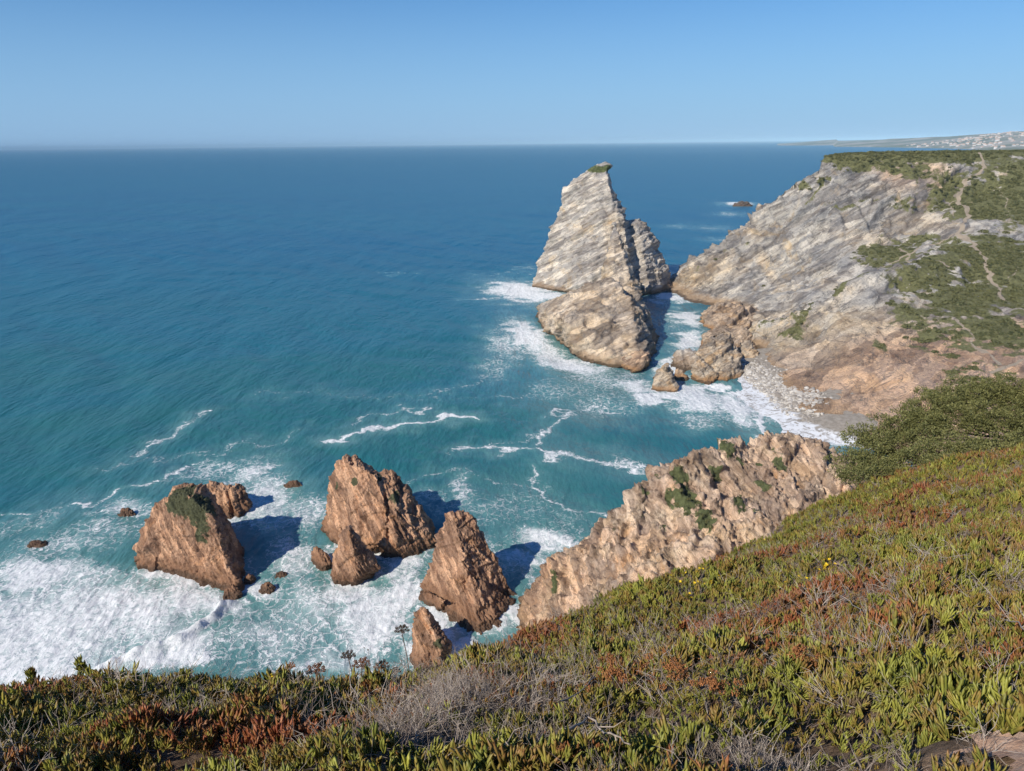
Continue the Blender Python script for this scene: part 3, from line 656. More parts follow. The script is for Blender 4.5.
    pth([(1002, 182), (1008, 200), (1016, 225)], 1.2, .66); pth([(1024, 262), (1008, 285), (1000, 300)], 1.2, .62)
    pth([(960, 232), (935, 242), (905, 256), (880, 268)], 1.5, .75); pth([(905, 246), (925, 256), (950, 262)], 2.0, .75); pth([(960, 320), (980, 345), (1000, 365)], 1.8, .75); pth([(995, 372), (1024, 360)], 2.5, .8)
    pth([(966, 185), (955, 200), (958, 215)], 1.4, .66)
    # warm ochre rock low down near the cove
    gl = np.zeros(len(v))
    for pts, wd, a in (([(925, 252), (895, 262), (863, 273), (835, 286), (805, 302), (780, 316), (760, 330)], 3.0, .62), ([(812, 300), (800, 318), (785, 330)], 5.0, .7), ([(700, 262), (725, 246), (742, 232)], 3.0, .45), ([(835, 165), (825, 178), (812, 190)], 4.0, .6)):
        Q = [hrbf.hit(px, py, 230, 900) for px, py in pts]
        for A, B in zip(Q[:-1], Q[1:]): gl = np.maximum(gl, a * np.exp(-(seg_dist(v[:, 0] + 3 * perlin(v / 7, 640), v[:, 1] + 3 * perlin(v / 7, 641), A[:2], B[:2]) / wd) ** 2))
    veg = np.maximum(veg, gl)
    g = np.clip((368 - v[:, 1]) / 45, 0, 1) * np.clip((50 - v[:, 2]) / 18, 0, 1)
    g = np.clip(g * 1.15 + .35 * perlin(v / 26, 140) * (g > .02), 0, 1)
    g2 = np.exp(-(((v - hrbf.hit(900, 170, 400)) / np.array([10, 40, 12])) ** 2).sum(1)) * .8 + np.exp(-(((v - hrbf.hit(945, 175, 400)) / np.array([14, 40, 14])) ** 2).sum(1)) * .6
    def zone(px, py, rx, ry, a, dy=30):
        c = hrbf.hit(px, py, 230, 900); s = c[1] / F; return a * np.exp(-(((v - c) / np.array([rx * s, dy, ry * s])) ** 2).sum(1))
    cream = 0 * veg
    for z_ in ((720, 262, 22, 14, .8), (700, 280, 20, 12, .8), (760, 225, 10, 16, .7), (730, 310, 30, 8, .9), (770, 318, 30, 10, .7), (860, 320, 34, 22, .95), (830, 340, 30, 22, .9), (800, 350, 24, 16, .7), (840, 290, 30, 8, .6), (870, 240, 26, 9, .6), (930, 222, 24, 10, .8), (775, 262, 5, 24, .8), (890, 188, 14, 6, .5), (940, 165, 12, 10, .8), (905, 330, 20, 16, .6), (800, 385, 16, 10, .7), (840, 370, 20, 8, .6), (790, 345, 30, 14, .8), (870, 395, 14, 8, .5), (815, 278, 20, 5, .6)):
        cream = np.maximum(cream, zone(*z_))
    cream = np.clip(cream * 1.2 + .75 * fbm(strata(v, 60, 9), 4, 610) * (cream > .12) + .35 * np.clip(fbm(strata(v, 90, 14), 4, 611) * 3 - .9, 0, 1), 0, 1)
    add_attr(me, 'cream', cream)
    add_attr(me, 'veg', veg); add_attr(me, 'path', path); add_attr(me, 'warm', np.clip(g * .95 + g2, 0, 1))
    HEAD = rock_mat('banded_cliff_rock', (.50, .47, .42), (.275, .27, .265), (.11, .107, .104), (.50, .38, .23), tuple(SN), 2.0, .36, aniso=4.5, wet=2.2, wetcol=(.10, .07, .045), tide=(.38, .25, .14), bump=.40, grass=(.105, .105, .046))
    tag(obj('headland', me, HEAD, smooth=True), 'high banded grey and ochre cliff headland with green slopes above the cove', kind='structure')
    # plateau and hills beyond the frame of the fine mesh
    X, Y, f = grid(np.arange(240, 1500, 12.), np.arange(560, 2400, 12.)); Z = hrbf(X, np.minimum(Y, 1500))
    Z = np.minimum(Z, 101) + 1.2 * fbm(np.stack([X, Y, 0 * X], -1).reshape(-1, 3) / 90, 4, 141).reshape(X.shape)
    Z -= np.clip((Y - 1500) / 900, 0, 1) * 30
    Z = np.minimum(Z, (X - .475 * Y) * 1.1 - 8); Z = np.minimum(Z, 107.2 - .0135 * Y)
    Z = np.where((X < 466) & (Y < 686), np.minimum(Z, hrbf(X, Y)) - 5, Z)
    vv = np.stack([X, Y, Z], -1).reshape(-1, 3); vv, f, used = prune(vv, f, vv[f, 2].max(1) > -5)
    me2 = mesh_from('plateau', vv, f); one = np.ones(len(vv))
    add_attr(me2, 'veg', one * .8 + .5 * perlin(vv / 60, 150)); add_attr(me2, 'path', one * 0); add_attr(me2, 'warm', one * 0)
    tag(obj('plateau_hill', me2, HEAD, smooth=True), 'flat green plateau running back from the headland', kind='structure')
    return v, veg, path, N
hv, hveg, hpath, hN = build_headland()

# ------------------------------------------------------------------ instancing for stuff
def scatter(name, pts, rot, scl, idx, protos, label):
    pc = bpy.data.collections.new(name + '_kinds')
    for p_ in protos: pc.objects.link(p_)
    me = bpy.data.meshes.new(name); pts = np.asarray(pts, np.float32)
    me.vertices.add(len(pts)); me.vertices.foreach_set('co', pts.ravel()); me.update()
    add_attr(me, 'rot', np.asarray(rot)); add_attr(me, 'scl', np.asarray(scl))
    a = me.attributes.new('idx', 'INT', 'POINT'); a.data.foreach_set('value', np.asarray(idx, np.int32))
    o = bpy.data.objects.new(name, me); col.objects.link(o)
    ng = bpy.data.node_groups.new(name + '_scatter', 'GeometryNodeTree')
    ng.interface.new_socket('Geometry', in_out='INPUT', socket_type='NodeSocketGeometry'); ng.interface.new_socket('Geometry', in_out='OUTPUT', socket_type='NodeSocketGeometry')
    t = NT('', ng); gi = t.node('NodeGroupInput'); go = t.node('NodeGroupOutput')
    ci = t.node('GeometryNodeCollectionInfo'); ci.inputs[0].default_value = pc; ci.inputs[1].default_value = True; ci.inputs[2].default_value = True
    def na(n_, ty):
        k = t.n.new('GeometryNodeInputNamedAttribute'); k.data_type = ty; k.inputs[0].default_value = n_; return k.outputs[0]
    e = t.n.new('FunctionNodeEulerToRotation'); t.l.new(na('rot', 'FLOAT_VECTOR'), e.inputs[0])
    i = t.n.new('GeometryNodeInstanceOnPoints'); t.l.new(gi.outputs[0], i.inputs['Points']); t.l.new(ci.outputs[0], i.inputs['Instance'])
    i.inputs['Pick Instance'].default_value = True; t.l.new(na('idx', 'INT'), i.inputs['Instance Index'])
    t.l.new(e.outputs[0], i.inputs['Rotation']); t.l.new(na('scl', 'FLOAT'), i.inputs['Scale'])
    t.l.new(i.outputs[0], go.inputs[0])
    m = o.modifiers.new('scatter', 'NODES'); m.node_group = ng
    tag(o, label, kind='stuff'); return o
def proto(name, me, mat):
    me.materials.append(mat); return bpy.data.objects.new(name, me)

# scrub on the headland
def leaf_mat(name, c1, c2, c3=None, scale=.12, red=0.0):
    t = NT(name); p = t.pos(); n = t.noise(p, scale, 3); r_ = t.node('ShaderNodeObjectInfo').outputs['Random']
    c = t.mix(t.step(t.math('ADD', t.math('MULTIPLY', n, .6), t.math('MULTIPLY', r_, .4)), .3, .7), c1, c2)
    c = t.mix(t.math('MULTIPLY', t.attr('lc'), .55), c, c3 or tuple(x * 1.8 for x in c2))
    return t.out(t.bsdf(c, .65, .25))
def clump(n, rx, rz, leaf, seed, flat=.0):
    g = np.random.default_rng(seed); u = g.normal(size=(n, 3)); u /= np.linalg.norm(u, axis=1)[:, None]; u[:, 2] = np.abs(u[:, 2]) * .95 + .05 * u[:, 2]
    rad = g.uniform(.55, 1.0, n) ** .5 * (1 + .35 * perlin(u * 1.7 + seed, seed)); c = u * rad[:, None] * [rx, rx, rz]
    a = g.normal(size=(n, 3)); a /= np.linalg.norm(a, axis=1)[:, None]; b = np.cross(a, u + .3 * g.normal(size=(n, 3))); b /= np.linalg.norm(b, axis=1)[:, None]
    s = leaf * g.uniform(.6, 1.4, n)[:, None]
    v = np.stack([c - a * s, c + b * s * .6, c + a * s, c - b * s * .6], 1).reshape(-1, 3)
    me = mesh_from('clump', v, np.arange(4 * n).reshape(-1, 4)); add_attr(me, 'lc', np.repeat(g.uniform(0, 1, n), 4)); return me
SCRUB = leaf_mat('scrub_leaves', (.055, .068, .026), (.115, .12, .045), (.20, .19, .085), .02)
def scrub():
    sc_n = fbm(hv / 14, 4, 160); pr = np.clip((hveg - .42 + .35 * sc_n) * 2.2, 0, 1) * (hpath < .4) * (hN[:, 2] > .35) * (hv[:, 0] < 420)
    k = np.nonzero(rng.random(len(hv)) < pr * .11)[0]; n = len(k)
    ps = [proto('scrub_kind_%d' % i, clump(130, 1.0, .62, .22, 300 + i), SCRUB) for i in range(5)]
    scl = rng.uniform(.6, 1.7, n) * np.where(rng.random(n) < .08, 1.6, 1.0)
    scatter('headland_scrub', hv[k], np.stack([np.zeros(n), np.zeros(n), rng.uniform(0, 6.28, n)], 1), scl, rng.integers(0, 5, n), ps, 'low dark green scrub growing over the headland slopes')
    print('scrub', n)
scrub()

# ------------------------------------------------------------------ beach and its stones
def beach():
    c = [tuple(P(700, 376, -.8)), tuple(P(722, 386, -.5)), tuple(P(745, 396, -.3)), tuple(P(756, 412, -.3)), tuple(P(764, 436, -.4)), tuple(P(745, 376, 1.0)), tuple(P(768, 392, 1.2)), tuple(P(790, 415, 1.3)), tuple(P(815, 432, 1.0)), tuple(P(840, 440, .5)),
         tuple(P(770, 372, 3)), tuple(P(810, 400, 3.2)), tuple(P(740, 356, 1.6)), tuple(P(850, 425, 3)), (80, 330, -3), (95, 280, -3), (130, 240, -2), (175, 250, 4), (180, 320, 8)]
    b = RBF(c, 5.); X, Y, f = grid(np.arange(92, 165, .7), np.arange(245, 385, .7)); Z = b(X, Y) + .12 * fbm(np.stack([X, Y, 0 * X], -1).reshape(-1, 3) / 4, 3, 9).reshape(X.shape)
    v = np.stack([X, Y, Z], -1).reshape(-1, 3); v, f, used = prune(v, f, v[f, 2].max(1) > -1.0)
    me = mesh_from('beach', v, f)
    t = NT('wet_pebbly_sand'); p = t.pos(); z = t.node('ShaderNodeSeparateXYZ', {0: p}).outputs[2]
    n = t.noise(p, .5, 6, .7); c_ = t.mix(t.step(n, .35, .65), (.25, .22, .18), (.36, .32, .27))
    zn = t.math('ADD', z, t.math('MULTIPLY', t.math('SUBTRACT', t.noise(p, .16, 5, .65, .6), .5), 2.6))
    sw = t.math('MULTIPLY', t.step(zn, 1.2, 1.9, 1, 0), t.step(t.noise(p, .35, 6, .7, .8), .36, .54))
    c_ = t.mix(sw, c_, (.80, .82, .83))
    beach_mat = t.out(t.bsdf(c_, t.step(zn, 1, 2, .35, .9), .4, t.bump(n, .3)))
    tag(obj('beach', me, beach_mat, smooth=True), 'small pebbly cove beach washed with foam', kind='structure')
    # stones
    STONE = NT('beach_stone'); r_ = STONE.node('ShaderNodeObjectInfo').outputs['Random']
    STONE = STONE.out(STONE.bsdf(STONE.mix(r_, (.26, .23, .20), (.58, .55, .50)), .8, .2))
    ps = []
    for i in range(4):
        bm = bmesh.new(); bmesh.ops.create_icosphere(bm, subdivisions=2, radius=.5)
        for q in bm.verts:
            d = 1 + .25 * math.sin(q.co.x * 5 + i) * math.cos(q.co.y * 4 + i * 2) + random.uniform(-.07, .07); q.co = Vector((q.co.x * d * 1.2, q.co.y * d, q.co.z * d * .7))
        me = bpy.data.meshes.new('stone'); bm.to_mesh(me); bm.free(); ps.append(proto('stone_kind_%d' % i, me, STONE))
    pts = []
    for px0, py0, rx, ry, n in ((765, 385, 22, 12, 900), (800, 402, 20, 9, 900), (750, 372, 14, 8, 500), (812, 412, 10, 8, 200), (720, 375, 18, 4, 200), (790, 392, 14, 6, 300)):
        for _ in range(n):
            q = P(px0 + random.gauss(0, rx * .5), py0 + random.gauss(0, ry * .5), 1.5); pts.append((q[0], q[1]))
    pts = np.array(pts); zz = b(pts[:, 0], pts[:, 1]); k = (zz > .9) & (hrbf(pts[:, 0], pts[:, 1]) < zz + 4); pts = np.column_stack([pts, zz])[k]; n = len(pts)
    scatter('beach_stones', pts, rng.uniform(0, 6.28, (n, 3)) * [.1, .1, 1], rng.lognormal(-.15, .45, n), rng.integers(0, 4, n), ps, 'pale rounded stones strewn over the cove beach')
beach()

# ------------------------------------------------------------------ near rocky spur
sp = [ # crest
    W(519, 618, 149), W(530, 580, 152), W(540, 560, 153), W(552, 556, 154), W(570, 540, 156), W(590, 527, 159), W(612, 508, 163), W(630, 485, 168), W(655, 470, 172), W(670, 456, 176), W(700, 447, 181), W(728, 442, 186), W(745, 434, 190), W(753, 443, 190), W(772, 428, 195), W(790, 434, 196), W(810, 428, 200), W(832, 442, 202), W(850, 460, 198), W(870, 470, 196),
    # face
    W(535, 600, 145), W(560, 575, 148), W(580, 600, 139), W(600, 560, 148), W(620, 580, 140), W(630, 525, 157), W(650, 560, 142), W(660, 500, 164), W(690, 480, 172), W(700, 520, 155), W(730, 480, 176), W(760, 460, 184), W(760, 500, 165), W(800, 460, 188), W(830, 470, 184), W(820, 500, 168), W(545, 625, 137), W(860, 500, 170), W(880, 480, 180),
    # sea side behind the crest, falling off
    (-4, 160, -8), (4, 172, -10), (15, 182, -12), (28, 195, -14), (42, 212, -14), (56, 228, -14), (72, 244, -12), (90, 250, -8), (105, 246, -4), (-6, 148, -8), (-4, 138, -6), (6, 128, -4), (120, 225, 6), (150, 220, 14),
    (12, 120, 0), (25, 110, 8), (50, 115, 14), (80, 130, 22), (110, 150, 30), (140, 160, 36), (30, 128, 8), (-10, 120, -8)]
sp = [(a, b, c - 1.6 if c > 6 else c) for a, b, c in sp]
srbf = RBF(sp, 2.5)
def spur():
    X, Y, f = grid(np.arange(-12, 135, .36), np.arange(108, 262, .36)); Z = srbf(X, Y)
    N = gnormals(X, Y, Z).reshape(-1, 3); v = np.stack([X, Y, Z], -1).reshape(-1, 3)
    n1 = (.55, -.25, .8)
    q = rot_strata(v, n1, 9, 4.5); wq = q + .35 * np.stack([perlin(q, 291), perlin(q, 292), perlin(q, 293)], 1)
    d = 1.1 * facets(wq, 201) + 1.0 * facets(wq * 2.2, 202) + .5 * facets(wq * 4.7, 203) + .22 * facets(wq * 9.7, 204)
    d += 3.8 * blocks(v, n1, 10, 205, 5, .56, (1.0, .7, .6)) + .8 * fbm(v / 14, 3, 215) + .5
    v2 = v + N * (d * .85)[:, None]
    v3, f3, used = prune(v2, f, v2[f, 2].max(1) > -3)
    me = mesh_from('rocky_spur', v3, f3); veg = np.zeros(len(v3))
    for px, py, rx, ry, a in ((640, 455 - 8, 7, 5, 1.1), (678, 480, 11, 14, 1.2), (685, 500, 16, 16, 1.25), (700, 515, 14, 14, 1.2), (668, 498, 8, 10, .9), (715, 475, 10, 10, 1.1), (724, 447, 10, 8, 1.25), (739, 461, 6, 5, 1.1), (757, 463, 5, 5, 1.1), (778, 462, 8, 12, 1.05), (760, 484, 9, 8, 1.1), (737, 505, 8, 12, 1.1), (752, 508, 8, 7, .95), (625, 490, 5, 6, .9), (645, 495, 9, 9, .8), (656, 475, 4, 3, 1.0),
                            (640, 485, 4, 7, .9), (640, 515, 5, 8, .8), (550, 580, 5, 14, 1.0), (543, 592, 4, 8, .9), (584, 552, 5, 5, .9), (612, 525, 4, 5, .9), (795, 475, 7, 6, .8), (775, 452, 8, 6, .7), (798, 427, 3, 2, 1.2), (660, 520, 6, 12, .8), (593, 562, 6, 9, .7)):
        c = srbf.hit(px, py, 120, 260); s = c[1] / F
        veg = np.maximum(veg, a * np.exp(-(((v3 - c) / np.array([rx * s, max(rx, ry) * s * 1.7, ry * s * 1.25])) ** 2).sum(1)))
    veg = veg * (.45 + 1.3 * np.clip(fbm(v3 / 2.0, 4, 630) + .35, 0, 1)); veg += .30 * np.clip(fbm(v3 / 5, 4, 631) * 3 - .9, 0, 1)
    z = v3[:, 2]; add_attr(me, 'cream', np.clip(.25 + fbm(v3 / 9, 4, 632) * 1.4, 0, .8)); warm = np.clip(.22 + .5 * perlin(v3 / 9, 220) + .5 * np.exp(-((v3[:, 0] - 8) / 8) ** 2) + np.clip((8 - z) / 12, 0, .5), 0, 1)
    add_attr(me, 'veg', veg); add_attr(me, 'path', 0 * veg); add_attr(me, 'warm', warm)
    m = rock_mat('pinkish_spur_rock', (.68, .525, .405), (.45, .33, .245), (.14, .10, .07), (.52, .29, .14), n1, .9, .45, wet=1.3, wetcol=(.10, .07, .045), tide=(.34, .22, .13), bump=.36, grass=(.07, .08, .034))
    tag(obj('rocky_spur_cliff', me, m, smooth=True), 'crumbling pinkish rock spur running down to the water below the near slope', kind='structure')
    # bushes on the ledges
    k = np.nonzero((veg > .5) & (rng.random(len(veg)) < .03))[0]; n = len(k)
    ps = [proto('ledge_kind_%d' % i, clump(160, .55, .4, .10, 330 + i), SCRUB) for i in range(4)]
    scatter('ledge_scrub', v3[k], np.stack([np.zeros(n), np.zeros(n), rng.uniform(0, 6.28, n)], 1), rng.uniform(.5, 1.5, n), rng.integers(0, 4, n), ps, 'dark bushes rooted on the ledges of the rocky spur')
    print('ledge', n)
spur()

# ------------------------------------------------------------------ near slope
fp = [ # visible surface (pixel, distance), veg height allowed for
    W(0, 790, 3.1), W(256, 790, 2.7), W(512, 790, 2.25), W(768, 790, 1.9), W(1023, 790, 1.65),
    W(-200, 790, 3.4), W(1200, 790, 1.5), W(0, 735, 4.3), W(250, 735, 4.0), W(512, 720, 3.6), W(768, 720, 2.9), W(1023, 700, 2.5),
    W(0, 702, 6.0), W(80, 690, 6.4), W(160, 684, 6.6), W(250, 697, 6.8), W(330, 705, 7.2), W(395, 696, 7.8), W(435, 680, 8.4), W(-200, 712, 5.8), W(520, 638, 9.6), W(600, 608, 11.5), W(700, 562, 14.5), W(770, 520, 17.5), W(835, 497, 20.5), W(900, 490, 22.0),
    W(600, 660, 6.6), W(700, 640, 6.0), W(800, 600, 7.0), W(900, 560, 8.0), W(1023, 600, 4.3), W(1023, 525, 8.2), W(1023, 482, 12), W(1023, 460, 16.0), W(920, 503, 16.0), W(830, 536, 13.5), W(1200, 440, 13), W(1200, 600, 4), W(1100, 452, 19), W(512, 670, 5.8),
    # ground round the viewer
    (0, 0, 108.4), (3, 0, 108.9), (-3, 0, 107.6), (0, -5, 109), (8, -6, 111), (-8, -6, 107), (14, 2, 111), (-12, 4, 101), (-16, -4, 102), (25, 5, 112)]
edge = [(-14, 7.5, 98.5), (-9, 9.5, 99.5), (-5, 10.5, 99), (-1, 12, 97.5), (2.5, 14.5, 95.5), (6, 18.5, 93), (10, 24, 92), (15, 29, 93), (24, 34, 95), (35, 36, 97),
        (-20, 20, 82), (-8, 24, 78), (4, 30, 74), (16, 40, 72), (30, 50, 76), (-25, 45, 40), (-5, 50, 38), (15, 60, 40), (35, 70, 44), (55, 75, 55), (-30, 75, -6), (-10, 80, -4), (15, 90, 8), (40, 105, 14), (70, 110, 30), (-45, 40, 30), (-60, 60, -8), (-60, -10, 40), (-40, -40, 80), (40, -40, 125), (80, 60, 90), (100, 110, 60), (-100, -40, -8), (-90, 30, -8), (140, 140, 60), (150, 60, 110)]
frbf = RBF(fp + edge, .35)
def mound(X, Y):
    q = np.stack([X.ravel(), Y.ravel(), 0 * X.ravel()], 1)
    return (.30 * fbm(q / 1.4, 3, 301) + .16 * fbm(q / .55, 2, 302) - .02).reshape(X.shape)
def pathmask(X, Y):
    c = frbf.hit(1023, 770, .5, 10); d = np.hypot((X - c[0] - .56) / .8, (Y - c[1] + .28) / .50)
    q = np.stack([X.ravel(), Y.ravel(), 0 * X.ravel()], 1)
    return np.clip((1.05 - d + .5 * perlin(q / .35, 303).reshape(X.shape) + .3 * perlin(q / .09, 304).reshape(X.shape)) * 3, 0, 1)
def hfg(X, Y):
    return frbf(X, Y) + mound(X, Y) * (1 - pathmask(X, Y))
def near():
    def mk(name, xs, ys, low, label, path=False, thr=None):
        X, Y, f = grid(xs, ys); Z = hfg(X, Y) if low is None else frbf(X, Y) - low(X, Y)
        v = np.stack([X, Y, Z], -1).reshape(-1, 3)
        if low is not None:
            N = gnormals(X, Y, Z).reshape(-1, 3); st = np.clip(np.hypot(v[:, 0], v[:, 1]) / 30 - .8, 0, 1)
            v = v + N * (st * (1.6 * facets(v / 6, 310) + 1.6 * fbm(v / 12, 5, 311, True)))[:, None]
            v, f, u = prune(v, f, v[f, 2].max(1) > -5)
        me = mesh_from(name, v, f)
        return me, v
    t = NT('dark_leaf_litter'); p = t.pos(); n = t.noise(p, 9, 6, .7)
    soil = t.out(t.bsdf(t.mix(t.step(n, .35, .65), (.13, .09, .062), (.38, .265, .18)), .95, .1, t.bump(t.noise(p, 28, 6, .75), .05)))
    me, v = mk('ground', np.arange(-15, 30, .11), np.arange(-1.2, 34, .11), None, '')
    tag(obj('ground', me, soil, smooth=True), 'dark litter covered soil under the plants', kind='structure')
    X, Y = v[:, 0], v[:, 1]
    me, v = mk('cliff', np.arange(-130, 170, 1.5), np.arange(-60, 150, 1.5), lambda X, Y: np.where((X > -14) & (X < 29) & (Y > -2) & (Y < 33), .7, .05), '')
    one = np.ones(len(v)); z = v[:, 2]
    add_attr(me, 'veg', np.clip((z - 70) / 20, 0, 1)); add_attr(me, 'path', one * 0); add_attr(me, 'warm', one * .3)
    m = rock_mat('sea_cliff_rock', (.50, .39, .30), (.38, .28, .21), (.20, .155, .12), (.46, .29, .16), (.5, -.2, .8), .8, .45, wet=1.5, grass=(.05, .06, .026))
    tag(obj('cliff', me, m, smooth=True), 'cliff falling from the near slope to the sea', kind='structure')
    # bare trodden earth in the corner
    c = frbf.hit(1023, 770, .5, 10)
    X, Y, f = grid(np.arange(c[0] - 1.2, c[0] + 2.5, .02), np.arange(c[1] - 1.2, c[1] + 1.2, .02)); M = pathmask(X, Y)
    Z = hfg(X, Y) + +.022 + .030 * fbm(np.stack([X, Y, 0 * X], -1).reshape(-1, 3) / .15, 4, 305).reshape(X.shape)
    v = np.stack([X, Y, Z], -1).reshape(-1, 3); mm = M.ravel(); v, f, u = prune(v, f, mm[f].min(1) > .15)
    t = NT('sandy_earth'); p = t.pos(); n = t.noise(p, 14, 7, .7)
    earth = t.out(t.bsdf(t.mix(t.step(n, .3, .7), (.36, .22, .15), (.60, .42, .30)), .95, .1, t.bump(t.noise(p, 60, 6, .7), .01)))
    tag(obj('path', mesh_from('path', v, f), earth, smooth=True), 'bare sandy earth of the footpath at the viewer\'s feet', kind='structure')
near()

# leaves of the ice plant: a three sided pointed finger
def finger(L_, wd, seg, bend):
    t = np.linspace(0, 1, seg + 1); prof = np.array([.75 + .6 * math.sin(min(x * 2.6, 2.6)) if x < 1 else .04 for x in t]) * wd
    prof[-1] = wd * .06
    vs = []
    for i, x in enumerate(t):
        zc = L_ * x; xc = bend * x * x * L_
        for a in (0, 2.094, 4.189): vs.append((xc + prof[i] * math.cos(a) * .8, prof[i] * math.sin(a), zc))
    fs = []
    for i in range(seg):
        for j in range(3): fs.append((i * 3 + j, i * 3 + (j + 1) % 3, i * 3 + 3 + (j + 1) % 3, i * 3 + 3 + j))
    return np.array(vs), np.array(fs), np.repeat(t, 3)
def tuft(seed, n, seg=3, size=1.0):
    g = np.random.default_rng(seed); V, Fc, LC, TT = [], [], [], []; o = 0
    for i in range(n):
        k = i / n; L_ = g.uniform(.045, .082) * size; v, f, t = finger(L_, g.uniform(.0045, .0066) * size, seg, g.uniform(-.45, .1))
        tilt = g.uniform(.08, .85) * (1 - k * .5); az = i * 2.4 + g.uniform(-.4, .4)
        ca, sa, ct, st = math.cos(az), math.sin(az), math.cos(tilt), math.sin(tilt)
        x = v[:, 0] * ct + v[:, 2] * st; z = -v[:, 0] * st + v[:, 2] * ct; y = v[:, 1]
        base = np.array([g.normal(0, .006), g.normal(0, .006), k * .05 * size])
        V.append(np.stack([x * ca - y * sa, x * sa + y * ca, z], 1) + base); Fc.append(f + o); o += len(v)
        LC.append(np.full(len(v), g.uniform())); TT.append(t)
    me = mesh_from('tuft', np.concatenate(V), np.concatenate(Fc)); add_attr(me, 'lc', np.concatenate(LC)); add_attr(me, 'tip', np.concatenate(TT))
    me.polygons.foreach_set('use_smooth', np.ones(len(me.polygons), bool))
    return me
def ice_mat():
    t = NT('ice_plant_leaves'); p = t.pos(); r_ = t.node('ShaderNodeObjectInfo').outputs['Random']; lc = t.attr('lc'); tip = t.attr('tip')
    big = t.noise(p, .42, 4, .6, .5); mid = t.noise(p, 2.2, 3, .6)
    g = t.mix(lc, (.155, .175, .032), (.37, .37, .075)); g = t.mix(t.step(mid, .45, .66, 0, .75), g, (.45, .44, .08))
    g = t.mix(t.step(r_, .0, 1., 0, .35), g, (.09, .12, .035)); g = t.mix(t.math('MULTIPLY', tip, t.step(t.noise(p, 5.0, 3), .42, .6, 0, .75)), g, (.30, .13, .05))
    red = t.mix(lc, (.27, .075, .045), (.42, .17, .065)); red = t.mix(t.step(mid, .45, .65), red, (.32, .17, .09))
    rf = t.math('ADD', t.math('MULTIPLY', big, 2.0), t.math('MULTIPLY', r_, .26)); rf = t.math('ADD', rf, t.math('MULTIPLY', tip, .16)); rf = t.math('ADD', rf, t.math('MULTIPLY', lc, .10))
    rf = t.math('ADD', rf, t.math('MULTIPLY', t.math('SUBTRACT', t.noise(p, 3.2, 4, .7), .5), .8)); c = t.mix(t.step(rf, 1.36, 1.64), g, red)
    c = t.mix(t.step(t.noise(p, 1.6, 4, .75, .8), .60, .68, 0, .85), c, (.16, .105, .075))
    bs = t.bsdf(c, .42, .35)
    tr = t.node('ShaderNodeBsdfTranslucent', {'Color': c})
    return t.out(t.node('ShaderNodeMixShader', {0: .12, 1: bs, 2: tr.outputs[0]}).outputs[0])
ICE = ice_mat()
def zones(px_list, x, y):
    m = np.zeros(len(x))
    for px, py, rx, ry, a in px_list:
        c = frbf.hit(px, py, 1, 40); s = c[1] / F; sy = max(s * 2.0, 1e-3)
        m = np.maximum(m, a * np.exp(-((x - c[0]) / (rx * s)) ** 2 - ((y - c[1]) / (ry * sy * 1.3)) ** 2))
    return m
TWIG = [(445, 705, 46, 40, 1.0), (400, 750, 60, 25, .9), (520, 695, 30, 30, .7), (740, 755, 60, 22, 1.0), (470, 650, 30, 18, .6), (870, 655, 36, 12, .5), (950, 670, 40, 10, .3), (540, 745, 30, 20, .7), (640, 640, 30, 14, .6), (660, 665, 25, 14, .6), (1000, 650, 20, 10, .3), (300, 700, 20, 10, .4), (380, 690, 20, 14, .6), (750, 560, 14, 10, .7), (800, 575, 20, 10, .6), (820, 610, 14, 10, .6), (550, 545 + 80, 14, 8, .5)]
